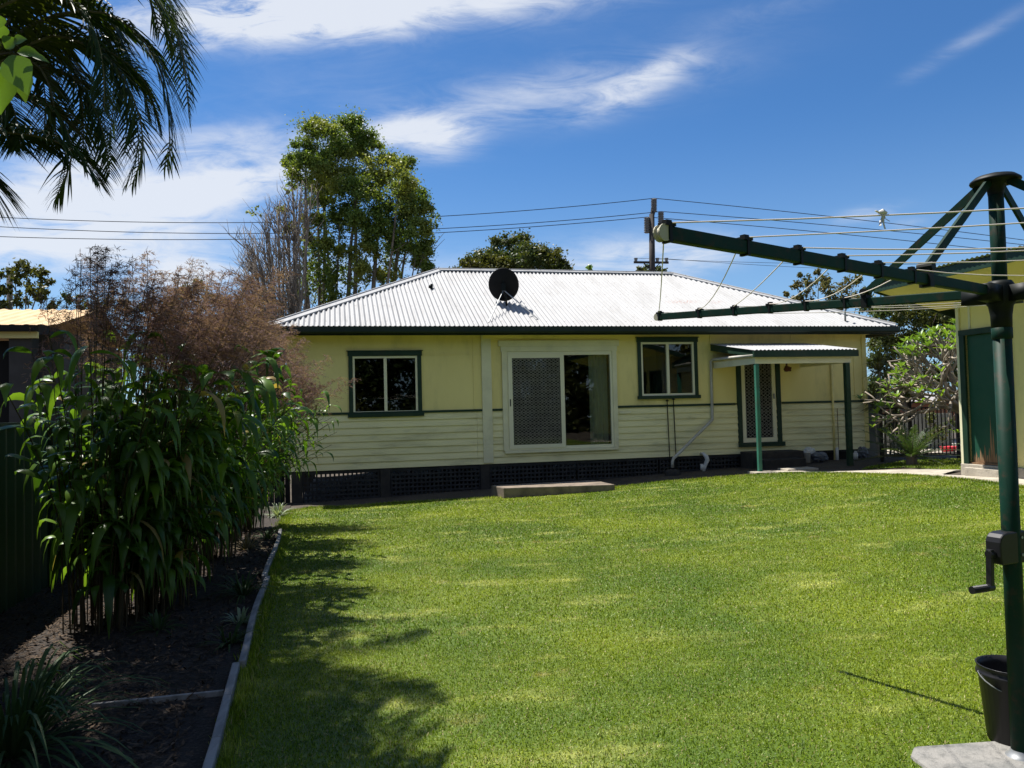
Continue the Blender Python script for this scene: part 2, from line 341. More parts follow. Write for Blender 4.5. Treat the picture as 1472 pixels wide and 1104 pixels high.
cov = mth('MULTIPLY', mth('MULTIPLY', cov, .9), mth('GREATER_THAN', sp.outputs[1], .03))
bn = N(nt, 'ShaderNodeTexNoise', Scale=2.2, Detail=6, Roughness=.6); nt.links.new(tc.outputs['Generated'], bn.inputs['Vector'])
cov = mth('MAXIMUM', cov, mth('MULTIPLY', mth('MULTIPLY', ramp(nt, bn.outputs[0], .36, .62), .5), ramp(nt, sp.outputs[1], .02, -.15)))  # clouds added behind the camera to neutralise the ambient on the house front
hz = mth('MULTIPLY', ramp(nt, sp.outputs[2], .36, -.02), .5)
cl = mixc(nt, cov, mixc(nt, hz, mixc(nt, 1.0, sky.outputs[0], (.48, .84, 1.18), 'MULTIPLY'), (4.6, 6.6, 9.0)), (7.9, 8.3, 9.0))
nt.links.new(cl, bg.inputs[0]); nt.links.new(bg.outputs[0], wo.inputs[0])
SC.view_settings.view_transform = 'Standard'; SC.view_settings.look = 'None'; SC.view_settings.gamma = 1; SC.view_settings.exposure = 1.0
# ------------------------------------------------------------------ terrain, lawn, bed, path
def sheet(name, near, far, nu, nv, off, mat):
    """grid between two polylines of equal length (u along, v across), laid on the ground"""
    def rs(pl, n):
        pl = np.array(pl, float); d = np.r_[0, np.cumsum(np.linalg.norm(np.diff(pl, axis=0), axis=1))]; t = np.linspace(0, d[-1], n)
        return np.stack([np.interp(t, d, pl[:, 0]), np.interp(t, d, pl[:, 1])], 1)
    A = rs(near, nu); B = rs(far, nu); t = np.linspace(0, 1, nv)[:, None, None]; G = A[None]*(1-t)+B[None]*t
    Z = gz(G[..., 0], G[..., 1])+off; V = np.concatenate([G, Z[..., None]], -1).reshape(-1, 3)
    i = np.arange(nv-1)[:, None]*nu+np.arange(nu-1)[None]; F = np.stack([i, i+1, i+nu+1, i+nu], -1).reshape(-1, 4)
    return npmesh(name, V, F, mat, None, True)
gx = np.r_[np.linspace(-600, -30, 12), np.linspace(-25, 30, 111), np.linspace(35, 600, 12)]; gy = np.r_[np.linspace(-60, -4, 6), np.linspace(-3, 30, 100), np.linspace(33, 120, 12), np.linspace(150, 1200, 8)]
X, Y_ = np.meshgrid(gx, gy); Z = gz(X, Y_)-.02; i = np.arange(len(gy)-1)[:, None]*len(gx)+np.arange(len(gx)-1)[None]; nxx = len(gx)
tag(npmesh('ground', np.stack([X, Y_, Z], -1), np.stack([i, i+1, i+nxx+1, i+nxx], -1).reshape(-1, 4), M['soil'], None, True), kind='structure')
def BUf(ly): return -4.265-.0261*(ly+12.28)
BU = -4.37                                                     # border timber line in house coordinates
def bed_edge(ly): return l2w(BUf(ly), ly)[:2]
near_edge = [tuple(bed_edge(-27)), (12, -8)]
far_px = [(398, 752), (416, 736), (450, 730), (500, 729), (560, 724), (640, 720), (716, 716), (800, 710), (880, 702), (940, 695), (1000, 690), (1060, 685), (1130, 681), (1210, 681), (1300, 684), (1380, 690), (1472, 702)]
far_edge = [tuple(gpt(*q)[:2]) for q in far_px]; far_edge[0] = tuple(bed_edge(-4.4))
lawn_far = far_edge+[(7.3, 9.0), (7.8, 6.5), (8.4, 4)]
poly = np.array([tuple(bed_edge(-16.2)), tuple(bed_edge(-10)), tuple(bed_edge(-6))]+lawn_far+[(9.6, .4)])
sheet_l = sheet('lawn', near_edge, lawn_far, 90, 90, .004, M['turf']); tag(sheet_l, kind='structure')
strip2 = [gpt(*q)[:2] for q in ((1238, 675), (1300, 672), (1382, 676))]; strip3 = [gpt(*q)[:2] for q in ((1250, 671), (1310, 661), (1386, 660))]
def inpoly(px, py, pl):
    ins = np.zeros(len(px), bool); j = len(pl)-1
    for i in range(len(pl)):
        xi, yi = pl[i]; xj, yj = pl[j]
        c = ((yi > py) != (yj > py)) & (px < (xj-xi)*(py-yi)/(yj-yi+1e-12)+xi); ins ^= c; j = i
    return ins
SBg = SB()
_p = [gpt(1308, 1092), gpt(1345, 1078), gpt(1440, 1068)]
PAD = [_p[0][:2], _p[0][:2]+np.array([.06, .09]), _p[2][:2], _p[2][:2]+np.array([.5, -.05]), _p[2][:2]+np.array([.55, -.75]), _p[0][:2]+np.array([.05, -.6])]
def grass(pl, y0, y1, dens, L, Wd, x0=-6, x1=10):
    n = int((x1-x0)*(y1-y0)*dens); x = rng.uniform(x0, x1, n); y = rng.uniform(y0, y1, n)
    k = inpoly(x, y, pl) & ~inpoly(x, y, np.array(PAD)) & (np.abs(x) < .72*y+.4); x = x[k]; y = y[k]; n = len(x)
    z = gz(x, y)+.002; B = np.stack([x, y, z], 1); a = rng.uniform(0, 2*np.pi, n); tilt = rng.uniform(.15, 1.25, n)
    D = np.stack([np.cos(a)*np.sin(tilt), np.sin(a)*np.sin(tilt), np.cos(tilt)], 1); l = (L*rng.uniform(.5, 1.25, n))[:, None]
    b = a+np.pi/2+rng.uniform(-.5, .5, n); S = np.stack([np.cos(b), np.sin(b), 0*b], 1)*Wd*rng.uniform(.7, 1.3, n)[:, None]
    mid = B+D*l*.5; tip = B+D*l; tip[:, 2] -= .25*l[:, 0]*np.sin(tilt)
    V = np.stack([B-S*.5, B+S*.5, mid+S*.45, tip, mid-S*.45], 1)
    F5 = np.arange(n*5).reshape(-1, 5)
    return V.reshape(-1, 3), F5
parts = [grass(poly, 2.2, 5.2, 15000, .020, .0042), grass(poly, 5.2, 8.5, 7500, .022, .006), grass(poly, 8.5, 12.5, 3600, .026, .009), grass(poly, 12.5, 18, 2400, .028, .012)]
pl2 = np.array(list(map(tuple, strip2))+list(map(tuple, strip3[::-1]))); parts.append(grass(pl2, 10, 20, 2000, .04, .012))
# a fringe of longer, untrimmed grass along the timber and the far edge
def fringe(pl, n, jit, L, Wd):
    pl = np.array(pl, float); d = np.r_[0, np.cumsum(np.linalg.norm(np.diff(pl, axis=0), axis=1))]; t = rng.uniform(0, d[-1], n)
    x = np.interp(t, d, pl[:, 0])+rng.normal(size=n)*jit; y = np.interp(t, d, pl[:, 1])+rng.normal(size=n)*jit
    B = np.stack([x, y, gz(x, y)], 1); a = rng.uniform(0, 6.28, n); tl = rng.uniform(.1, .8, n); D = np.stack([np.cos(a)*np.sin(tl), np.sin(a)*np.sin(tl), np.cos(tl)], 1); l = (L*rng.uniform(.4, 1.2, n))[:, None]
    S = np.stack([-np.sin(a), np.cos(a), 0*a], 1)*Wd
    return np.stack([B-S*.5, B+S*.5, B+D*l*.5+S*.4, B+D*l, B+D*l*.5-S*.4], 1).reshape(-1, 3), np.arange(n*5).reshape(-1, 5)
parts += [fringe([tuple(bed_edge(-14)+.05), tuple(bed_edge(-5)+.05)], 9000, .03, .06, .005), fringe(far_edge[:12], 9000, .06, .05, .010), fringe(far_edge[11:], 6000, .03, .05, .01)]
GV = []; GF = []; nn = 0
for v, f in parts: GV.append(v); GF.append(f+nn); nn += len(v)
tag(npmesh('grass', np.concatenate(GV), np.concatenate(GF), M['blade']), 'short green mown lawn grass with paler dry patches', 'grass', kind='stuff')
# garden bed and its mulch
bed = sheet('garden_bed', [tuple(l2w(-6.5, -16)[:2]), tuple(l2w(-6.5, 0)[:2])], [tuple(bed_edge(-16)), tuple(bed_edge(0))], 60, 20, -.006, M['mulch']); tag(bed, kind='structure')
sh = SB(); n = 26000; uu = rng.uniform(-6.4, BU-.05, n); ly = rng.uniform(-15, -4, n); P = HO[None]+uu[:, None]*EX+ly[:, None]*EY; P[:, 2] = gz(P[:, 0], P[:, 1])+rng.uniform(0, .02, n)
D = rdir(n); D[:, 2] *= .25; D = nrm(D); S = nrm(np.cross(D, rdir(n)*.3+np.array([0, 0, 1]))); sh.leaves(P, rng.uniform(.02, .075, n), rng.uniform(.006, .022, n), D, S)
tag(sh.build('mulch', M['chip']), 'dark bark mulch and dry leaf litter in the garden bed', 'mulch', kind='stuff')
# path
pn = [tuple(gpt(*q)[:2]) for q in ((1090, 681), (1210, 681), (1300, 684), (1380, 690), (1472, 702))]+[(7.35, 9.0), (7.9, 6.5)]
pf = [tuple(gpt(*q)[:2]) for q in ((1100, 677), (1210, 678.2), (1260, 676.5), (1310, 675.5), (1386, 676))]
pf += [tuple(l2w(w2l(at(1388, 675, 12.2))[0]-.02, ly)[:2]) for ly in (-4.5, -7, -9.5)]
tag(sheet('path', pn, pf, 60, 5, .012, M['concrete']), kind='structure')
tag(sheet('driveway', [tuple(at(1262, 640, 19)[:2]), tuple(at(1480, 640, 19)[:2])], [tuple(at(1262, 640, 27)[:2]), tuple(at(1480, 640, 27)[:2])], 12, 8, .01, M['concrete']), kind='structure')
# ------------------------------------------------------------------ HOUSE
H = empty('house', tuple(HO), TH, 'low cream weatherboard house with a white corrugated hip roof and green trim', 'house')
UL, UR, DEP = -4.63, 8.70, 6.8
ZT = 3.30
SD = (-.12, 2.27, .72, 2.80); W1 = (-3.34, -2.02, 1.57, 2.75); W2 = (2.96, 4.24, 1.81, 3.01); BD = (5.40, 6.27, .69, 2.70)
mb = MB()
def hwall(z0, z1, holes, y0=0, y1=.1):                        # wall courses broken round the openings
    cuts = sorted([(h[0], h[1]) for h in holes if h[2] < z1-1e-4 and h[3] > z0+1e-4]); x = UL; out = []
    for a, b in cuts: out.append((x, a)); x = b
    out.append((x, UR)); return out
HOLES = [SD, W1, W2, BD]
zs = sorted({1.60, ZT, 1.81, 2.75, 2.80, 2.70, 3.01})
up = MB()
for a, b in zip(zs[:-1], zs[1:]):
    for x0, x1 in hwall(a, b, HOLES): up.box(x0, x1, 0, .1, a, b)
wl = up.build('wall', M['cream'], H)
bd = MB(); z0 = .44; nb = 8; bh = (1.56-z0)/nb
for k in range(nb):
    a = z0+k*bh; b = a+bh
    for x0, x1 in hwall(a, b, [SD, BD]):
        splits = [x0]+[s+random.uniform(-.0, .0) for s in (-.78,) if x0 < s < x1]+[x1]
        for p, q in zip(splits[:-1], splits[1:]):
            q -= .004
            bd.add([(p, -.028, a), (q, -.028, a), (q, .06, a), (p, .06, a), (p, -.005, b+.006), (q, -.005, b+.006), (q, .06, b+.006), (p, .06, b+.006)],
                   [(0,3,2,1),(4,5,6,7),(0,1,5,4),(1,2,6,5),(2,3,7,6),(3,0,4,7)])
bd.build('weatherboards', M['boards'], H)
# side and back walls, floor, ceiling, partition rooms
o = MB(); o.box(UL, UL+.1, .1, DEP, .44, ZT); o.box(UR-.1, UR, .1, DEP, .44, ZT); o.box(UL+.1, UR-.1, DEP-.1, DEP, .44, ZT); o.build('side_wall', M['cream'], H)
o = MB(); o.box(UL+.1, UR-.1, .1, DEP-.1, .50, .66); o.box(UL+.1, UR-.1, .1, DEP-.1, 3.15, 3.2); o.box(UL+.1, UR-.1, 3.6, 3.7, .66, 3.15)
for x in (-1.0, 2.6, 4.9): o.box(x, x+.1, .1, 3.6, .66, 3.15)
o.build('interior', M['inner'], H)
o = MB()
for x0, x1 in ((-4.63, -3.4), (-3.4, 0), (0, 8.7)): pass
o.box(UL+.02, UR-.02, -.0, .04, .38, .437); o.build('bearer', M['lattice'], H)
# battens
def batten(*b): o = MB(); o.box(*b); o.build('cover_batten', M['cream'], H)
for a, b in ((UL, W1[0]-.13), (W1[1]+.13, -.665), (-.38, -.30), (2.45, 2.82), (4.38, 4.55), (7.1, UR)): batten(a, b, -.012, -.001, 2.765, 2.80)
for px, zt, zb in ((507, 3.21, 2.803), (594, 3.21, 2.87), (681, 3.21, 2.803), (681, 2.762, 1.62), (915, 3.21, 3.13), (1022, 3.21, 2.803), (1138, 3.21, 2.98), (430, 3.21, 2.803)):
    u_, _ = fac(px, 520); batten(u_-.018, u_+.018, -.014, -.001, zb, zt)
batten(UR-.33, UR-.30, -.012, -.001, 1.62, 2.76)
o = MB(); o.box(-.66, -.45, -.045, -.002, .46, 3.19); o.build('downpipe_cover', M['trim'], H, bevel=.006)
o = MB(); o.box(-.62, 1.05, -.05, -.002, 3.10, 3.20); o.build('cable_duct', M['cream'], H)
o = MB(); o.box(UR-.10, UR+.01, -.03, -.001, .46, 3.2); o.build('corner_board', M['cream'], H)
for x0, x1 in ((UL, -.664), (-.446, -.235), (2.375, 5.22), (6.43, UR-.104)): o = MB(); o.box(x0, x1, -.036, -.001, 1.558, 1.605); o.build('belt_rail', M['green'], H)
o = MB(); o.box(2.42, 2.68, -.04, -.002, 1.43, 1.475); o.build('cover_plate', M['trim'], H)
# eave soffit, gutter
OV = .47; W_ = 3.85; TAN = math.tan(R(25.6)); ZE = 3.335; EL, ER = UL-.32, UR+.50; EB = DEP+OV
W_ = (EB+OV)/2
o = MB(); o.box(EL, ER, -OV, -.002, 3.215, 3.235); o.box(EL, UL-.002, -.002, EB, 3.215, 3.235); o.box(UR+.002, ER, -.002, EB, 3.215, 3.235); o.build('soffit', M['cream'], H)
def gutter(p, q, out):
    g = MB(); p = Vector(p); q = Vector(q); o_ = Vector(out)
    prof = [(0, .0), (.03, -.01), (.10, -.01), (.118, .02), (.118, .115), (.126, .125), (.11, .125), (.105, .03), (.0, .02)]
    vs = [];
    for e in (p, q):
        for a, b in prof: vs.append(e+o_*a+Vector((0, 0, b)))
    n_ = len(prof); fs = [(i, (i+1) % n_, n_+(i+1) % n_, n_+i) for i in range(n_)]+[tuple(range(n_))[::-1], tuple(range(n_, 2*n_))]
    g.add(vs, fs); g.bar(p+Vector((0, 0, .04))-o_*.02, q+Vector((0, 0, .04))-o_*.02, .02, .17); return g
gutter((EL+.02, -OV, 3.18), (ER-.02, -OV, 3.18), (0, -1, 0)).build('gutter', M['gutter'], H)
gutter((EL, EB, 3.18), (EL, -OV, 3.18), (-1, 0, 0)).build('gutter', M['gutter'], H)
gutter((ER, -OV, 3.18), (ER, EB, 3.18), (1, 0, 0)).build('gutter', M['gutter'], H)
# roof, corrugated on all four slopes
rf = SB(); pit = .100
def slope(a0, a1, half, org, ax, ay):                          # a along the eave, h up the slope in plan
    n_ = int((a1-a0)/pit*8); a = np.linspace(a0, a1, n_); top = np.minimum(np.minimum(a-a0, a1-a), half); top = np.maximum(top, .001)
    K = 5; V = []
    for k in range(K):
        h = top*k/(K-1)-(0.06 if k == 0 else 0); zz = ZE+h*TAN+.021*np.cos(2*np.pi*a/pit)-.004*(k/(K-1))
        V.append(np.array(org)[None]+a[:, None]*np.array(ax)+h[:, None]*np.array(ay)+np.stack([0*a, 0*a, zz], 1))
    V = np.stack(V, 0).reshape(-1, 3); i = np.arange(K-1)[:, None]*n_+np.arange(n_-1)[None]
    F = np.stack([i, i+1, i+n_+1, i+n_], -1).reshape(-1, 4); rf.V.append(V); rf.F.append(F+rf.n); rf.n += len(V)
slope(EL, ER, W_, (0, -OV, 0), (1, 0, 0), (0, 1, 0)); slope(EL, ER, W_, (0, EB, 0), (1, 0, 0), (0, -1, 0))
slope(-OV, EB, W_, (EL, 0, 0), (0, 1, 0), (1, 0, 0)); slope(-OV, EB, W_, (ER, 0, 0), (0, 1, 0), (-1, 0, 0))
roof = npmesh('roof', np.concatenate(rf.V), np.concatenate(rf.F), M['roof'], H, True)
ZR = ZE+W_*TAN; rc = MB()
rA, rB = Vector((EL+W_, -OV+W_, ZR+.005)), Vector((ER-W_, -OV+W_, ZR+.005))
def capp(p, q, side):                                          # folded ridge capping
    g = MB(); p = Vector(p); q = Vector(q); s_ = Vector(side).normalized()*.14; d = Vector((0, 0, -.05)); t_ = Vector((0, 0, .03))
    for a, b in ((s_, 1), (-s_, 1)):
        g.add([p+t_, q+t_, q+a+d+t_, p+a+d+t_, p+t_+Vector((0, 0, -.006)), q+t_+Vector((0, 0, -.006)), q+a+d, p+a+d], [(0,1,2,3),(7,6,5,4),(2,6,7,3),(0,3,7,4),(1,5,6,2)])
    g.tube([p+t_, q+t_], .022, 8)
    return g
capp(rA, rB, (0, 1, 0)).build('ridge_cap', M['roof'], roof)
for e, r_ in (((EL, -OV, ZE+.01), rA), ((ER, -OV, ZE+.01), rB), ((EL, EB, ZE+.01), rA), ((ER, EB, ZE+.01), rB)):
    e = Vector(e); d = r_-e; capp(e, r_, (d.y, -d.x, 0)).build('hip_cap', M['roof'], roof)
def roofz(y): return ZE+(y+OV)*TAN
o = MB(); o.tube([(8.05, -.2, roofz(-.2)-.02), (8.05, -.2, roofz(-.2)+.42)], .022, 8); o.build('vent_pipe', M['steel'], H, True)
# windows
def window(W, name='window', trim=M['green']):
    x0, x1, za, zb = W; f = MB(); t = .09
    f.box(x0-.10, x1+.10, -.045, -.016, zb, zb+.10); f.box(x0-.085, x0, -.035, -.016, za, zb); f.box(x1, x1+.085, -.035, -.016, za, zb); f.box(x0-.11, x1+.12, -.07, -.016, za-.075, za)
    f.box(x0-.125, x1+.125, -.058, -.016, zb+.10, zb+.115)
    wf = f.build('window', trim, H, bevel=.004)
    s = MB(); s.box(x0, x1, -.022, .05, zb-.045, zb); s.box(x0, x1, -.022, .05, za, za+.045); s.box(x0, x0+.04, -.022, .05, za+.045, zb-.045); s.box(x1-.04, x1, -.022, .05, za+.045, zb-.045)
    xm = (x0+x1)/2; s.box(xm-.03, xm+.03, -.028, .05, za+.045, zb-.045); s.build('sash', M['alu'], wf)
    p = MB(); p.box(x0+.04, xm-.03, .010, .014, za+.045, zb-.045); p.box(xm+.03, x1-.04, .022, .026, za+.045, zb-.045); p.build('pane', M['glass'], wf)
    return wf
window(W1); window(W2)
# security grille: woven diamond strips with rivets
def diamond(x0, x1, z0, z1, y, parent, px=.092, pz=.115):
    g = MB(); w_ = .009
    def wave(xc, ph):
        n_ = int((z1-z0)/(pz/6)); pts = []
        for i in range(n_+1):
            z = z0+(z1-z0)*i/n_; t = ((z-z0)/pz+ph) % 1.0; tri = abs(t*2-1)
            x = xc+(tri-.5)*px; pts.append((min(max(x, x0), x1), z))
        for (a, za), (b, zb) in zip(pts[:-1], pts[1:]):
            if abs(a-x0) < 1e-6 and abs(b-x0) < 1e-6 or abs(a-x1) < 1e-6 and abs(b-x1) < 1e-6: continue
            dx, dz = b-a, zb-za; l = math.hypot(dx, dz); nx_, nz_ = -dz/l*w_/2, dx/l*w_/2
            g.add([(a-nx_, y, za-nz_), (b-nx_, y, zb-nz_), (b+nx_, y, zb+nz_), (a+nx_, y, za+nz_), (a-nx_, y+.006, za-nz_), (b-nx_, y+.006, zb-nz_), (b+nx_, y+.006, zb+nz_), (a+nx_, y+.006, za+nz_)], [(3,2,1,0),(4,5,6,7),(0,1,5,4),(2,3,7,6)])
    k = 0; x = x0
    while x <= x1+1e-6:
        wave(x, 0); wave(x, .5); x += px; k += 1
    z = z0; row = 0
    while z < z1:
        xx = x0+(px/2 if row % 2 else 0)
        while xx < x1:
            g.box(xx-.009, xx+.009, y-.003, y+.008, z-.009, z+.009); xx += px
        z += pz/2; row += 1
    return g.build('grille', M['alu_dim'], parent)
M['alu_dim'] = pm('grille_metal', (.27, .26, .22), (.20, .19, .165), 5, .5)
x0, x1, za, zb = SD
f = MB(); f.box(x0-.12, x1+.12, -.05, -.002, zb+.02, zb+.13); f.box(x0-.17, x1+.17, -.05, -.002, zb+.131, zb+.26); f.box(x0-.10, x0, -.05, -.02, za-.02, zb+.02); f.box(x1, x1+.10, -.05, -.02, za-.02, zb+.02); f.box(x0-.08, x1+.08, -.075, -.02, za-.075, za-.021)
sd = f.build('sliding_door', M['trim'], H, bevel=.004)
fr = MB(); xm = 1.10
fr.box(x0, x1, -.03, .06, zb-.06, zb+.018); fr.box(x0, x1, -.03, .06, za-.018, za+.05); fr.box(x0, x0+.05, -.03, .06, za+.05, zb-.06); fr.box(x1-.05, x1, -.03, .06, za+.05, zb-.06); fr.box(xm, xm+.07, -.012, .06, za+.05, zb-.06)
fr.build('door_frame', M['alu'], sd, bevel=.003)
ss = MB(); a0, a1 = x0+.03, xm+.05; ss.box(a0, a0+.09, -.048, -.031, za+.02, zb-.03); ss.box(a1-.08, a1, -.048, -.031, za+.02, zb-.03); ss.box(a0+.09, a1-.08, -.048, -.031, za+.02, za+.10); ss.box(a0+.09, a1-.08, -.048, -.031, zb-.12, zb-.03)
ss.build('screen_frame', M['alu'], sd); diamond(a0+.095, a1-.085, za+.10, zb-.12, -.043, sd)
p = MB(); p.box(x0+.05, xm, .018, .023, za+.05, zb-.06); p.box(xm+.07, x1-.05, .004, .009, za+.05, zb-.06); p.build('pane', M['glass'], sd)
cu_ = SB(); xs = np.linspace(1.78, 2.2, 40); P0 = np.stack([xs, .16+.025*np.sin(xs*48), 0*xs+.67], 1); P1 = P0.copy(); P1[:, 2] = 2.78
V = np.concatenate([P0, P1]); i = np.arange(39); npmesh('curtain', V, np.stack([i, i+1, i+41, i+40], -1), M['curtain'], sd, True)
o = MB(); o.box(x0+.055, x0+.075, -.058, -.048, 1.65, 1.80); o.build('handle', M['cast'], sd)
# back door
x0, x1, za, zb = BD
f = MB(); f.box(x0-.12, x0-.01, -.045, -.001, za-.07, zb+.02); f.box(x1+.01, x1+.12, -.045, -.001, za-.07, zb+.02); f.box(x0-.14, x1+.14, -.05, -.001, zb+.021, zb+.13); f.box(x0-.14, x1+.16, -.10, -.046, za-.10, za-.005)
bdo = f.build('back_door', M['green'], H, bevel=.004)
f = MB(); f.box(x0, x0+.09, -.02, .02, za, zb); f.box(x1-.09, x1, -.02, .02, za, zb); f.box(x0+.09, x1-.09, -.02, .02, za, za+.10); f.box(x0+.09, x1-.09, -.02, .02, zb-.10, zb); f.build('screen_frame', M['alu'], bdo)
diamond(x0+.09, x1-.09, za+.10, zb-.10, -.008, bdo, .105, .15)
o = MB(); o.box(x0+.0, x1, .06, .10, za, zb); o.build('door_panel', M['dark'], bdo)
o = MB(); o.box(x1-.07, x1-.04, -.05, -.02, 1.68, 1.80); o.build('handle', M['steel'], bdo)
# lattice skirt and piers
def lgz(u, y): q = l2w(u, y); return float(gz(q[0], q[1]))
piers = [UL+.15, -2.72, -.63, 1.4, 3.2, 4.9]
sec = [(UL+.26, -2.83), (-2.61, -.74), (-.52, 1.38), (1.42, 3.3), (3.34, 5.28)]
for (a, b) in sec:
    g = MB(); pt = .088; sw = .036; lowz = min(lgz(a, 0), lgz(b, 0))-.06; x = a
    while x <= b-.02:
        g.box(x, x+sw, .012, .020, lowz, .40 if a < -.6 else .436); x += pt
    z = .40-sw
    while z > lowz: g.box(a, b, .003, .0115, z, z+sw); z -= pt
    g.box(a, b, -.004, .0025, .375, .41) if a > -.6 else None
    g.build('lattice_panel', M['lattice'], H)
for u_ in piers[:3]:
    g = MB(); z_ = lgz(u_, 0)-.1; g.box(u_-.10, u_+.10, -.02, .2, z_, .425); g.build('pier', M['pier'], H, bevel=.008)
for u_ in (-4.4, -2.6, -.6, 1.4, 3.4, 5.4, 7.4):
    for y_ in (2.4, 4.6, 6.6): g = MB(); g.box(u_-.1, u_+.1, y_-.1, y_+.1, lgz(u_, y_)-.1, .5); g.build('pier', M['pier'], H)
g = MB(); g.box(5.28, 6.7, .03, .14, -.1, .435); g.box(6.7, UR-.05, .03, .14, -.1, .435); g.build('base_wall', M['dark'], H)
# step under back door
g = MB(); zz = lgz(5.8, -.6); g.box(5.25, 6.55, -.62, -.12, zz-.1, .50); g.box(5.35, 6.35, -1.0, -.63, zz-.1, zz+.17); g.build('doorstep', M['pier'], H, bevel=.012)
# porch
PO = 1.85; pu0, _ = fac(1084, 513, PO); pu1, _ = fac(1226, 500, PO)
z_fb = fac(1084, 513, PO)[1]; zwall = 2.965
por = MB(); n_ = int((pu1+.05-(pu0-.05))/.09*6)
xs = np.linspace(pu0-.05, pu1+.05, n_); zc = .010*np.cos(2*np.pi*xs/.09)
zf = z_fb+.135
V = np.concatenate([np.stack([xs, 0*xs-PO-.10, zf+zc], 1), np.stack([xs, 0*xs-.02, zwall+zc], 1)]); i = np.arange(n_-1)
porch = npmesh('porch_roof', V, np.stack([i, i+1, i+1+n_, i+n_], -1), M['roof'], H, True)
g = MB(); g.box(pu0-.05, pu1+.07, -PO-.09, -PO-.03, z_fb-.01, zf-.015)
g.build('porch_gutter', M['postgreen_dk'] if 'postgreen_dk' in M else M['green'], porch)
for xx in (pu0-.02, pu1):
    g = MB(); g.add([(xx, -PO-.03, z_fb), (xx+.03, -PO-.03, z_fb), (xx+.03, -.03, zwall-.16), (xx, -.03, zwall-.16), (xx, -PO-.03, zf-.016), (xx+.03, -PO-.03, zf-.016), (xx+.03, -.03, zwall-.016), (xx, -.03, zwall-.016)], [(0,3,2,1),(4,5,6,7),(0,1,5,4),(1,2,6,5),(2,3,7,6),(3,0,4,7)]); g.build('barge_board', M['green'], porch)
g = MB(); g.box(pu0+.03, pu1-.04, -PO+.02, -PO+.07, z_fb-.14, z_fb+.06); g.box(pu0+.03, pu0+.07, -PO+.07, -.03, z_fb-.14, z_fb-.002); g.box(pu1-.08, pu1-.04, -PO+.07, -.03, z_fb-.14, z_fb-.002); g.build('porch_beam', M['trim'], porch)
g = MB(); g.box(pu0+.03, pu1-.04, -PO+.08, -.04, z_fb+.02, z_fb+.035); g.build('porch_ceiling', M['trim'], porch)
for (xp, m_, w_) in ((pu0+.07, M['postgreen'], .075), (pu1-.14, M['green'], .10)):
    zb_ = lgz(xp, -PO); g = MB(); g.box(xp-w_/2, xp+w_/2, -PO+.045-w_/2, -PO+.045+w_/2, zb_+.0, z_fb-.142); ps = g.build('porch_post', m_, porch, bevel=.004)
g = MB(); zb_ = lgz(pu0+.07, -PO); g.box(pu0-.13, pu0+.32, -PO-.16, -PO+.2, zb_-.06, zb_+.03)
tag(g.build('paver', M['concrete'], None, bevel=.01), 'small concrete footing pad under the light green porch post', 'paver').matrix_world = H.matrix_basis.copy()
def hthing(o): o.location = tuple(HO); o.rotation_euler = (0, 0, TH); return o
g = MB(); zb_ = lgz(5.6, -2.0); g.box(5.25, 5.95, -2.02, -1.62, zb_-.05, zb_+.035); hthing(tag(g.build('paver', M['concrete'], None, bevel=.01), 'flat concrete paver lying on the dirt in front of the back door', 'paver'))
# concrete landing slab
fl_ = gpt(724, 717); ztop = at(724, 701.5, fl_[1])[2]
def atz(x, y, z): d = ray(x, y); return ORG+d*(z-EYE)/d[2]
cs_ = [w2l(atz(706, 697.6, ztop)), w2l(atz(724, 701.5, ztop)), w2l(atz(884, 696.5, ztop-.01)), w2l(atz(854, 690, ztop))]
g = MB(); g.add([(c[0], c[1], ztop-.32) for c in cs_]+[(c[0], c[1], c[2]) for c in cs_], [(3,2,1,0),(4,5,6,7),(0,1,5,4),(1,2,6,5),(2,3,7,6),(3,0,4,7)])
slab_poly = np.array([l2w(c[0], c[1])[:2] for c in cs_])
hthing(tag(g.build('concrete_slab', M['slab'], None, bevel=.012), 'low weathered concrete landing slab on the lawn below the sliding door', 'slab'))
# grey pvc downpipe from porch
ua, zA = fac(1022, 517, .06); ub, zB = fac(1024, 600, .06); uc, zC = fac(966, 663, .5); g = MB()
g.tube([(pu0+.0, -PO-.02, z_fb+.03), (ua+.03, -.10, zA), (ua, -.06, zA-.04), (ub, -.06, zB), (ub-.02, -.09, zB-.06), (uc+.03, -.5, zC+.05), (uc, -.52, zC-.02), (uc, -.52, zC-.14)], .033, 10)
g.build('downpipe', M['pvc'], H, True)
g = MB(); q = lgz(uc, -.52); g.lathe((uc, -.52, q-.03), [(.17, 0), (.165, .08), (.13, .13), (.06, .14), (.0, .14)], 16); hthing(tag(g.build('drain_cap', M['pier'], None, True), 'round grey concrete drain surround at the foot of the slanting downpipe', 'drain'))
# water pipe risers with taps
for k, (px, pt_) in enumerate(((959, 576), (968, 574))):
    ua, za_ = fac(px, pt_, .05); g = MB(); g.tube([(ua, -.05, za_), (ua+.02, -.05, .45), (ua+.02, -.05, .1)], .011, 6); g.tube([(ua-.04, -.09, za_), (ua+.0, -.05, za_), (ua+.03, -.07, za_)], .012, 6); g.tube([(ua, -.05, za_-.02), (ua, -.05, za_+.03)], .02, 6); g.build('water_pipe', M['cast'], H)
ua, _ = fac(1198, 600, .04); g = MB(); g.tube([(ua, -.04, 2.70), (ua, -.04, .05)], .028, 8); g.build('drainpipe', M['cream'], H, True)
g = MB(); g.tube([(ua+.02, -.1, .50), (ua+.02, -.1, .12)], .035, 8); g.build('pipe_collar', M['white'], H, True)
for d_ in (.12, .33): g = MB(); g.tube([(ua+d_, -.03, 1.42), (ua+d_, -.03, .45)], .007, 5); g.build('thin_conduit', M['rust'], H)
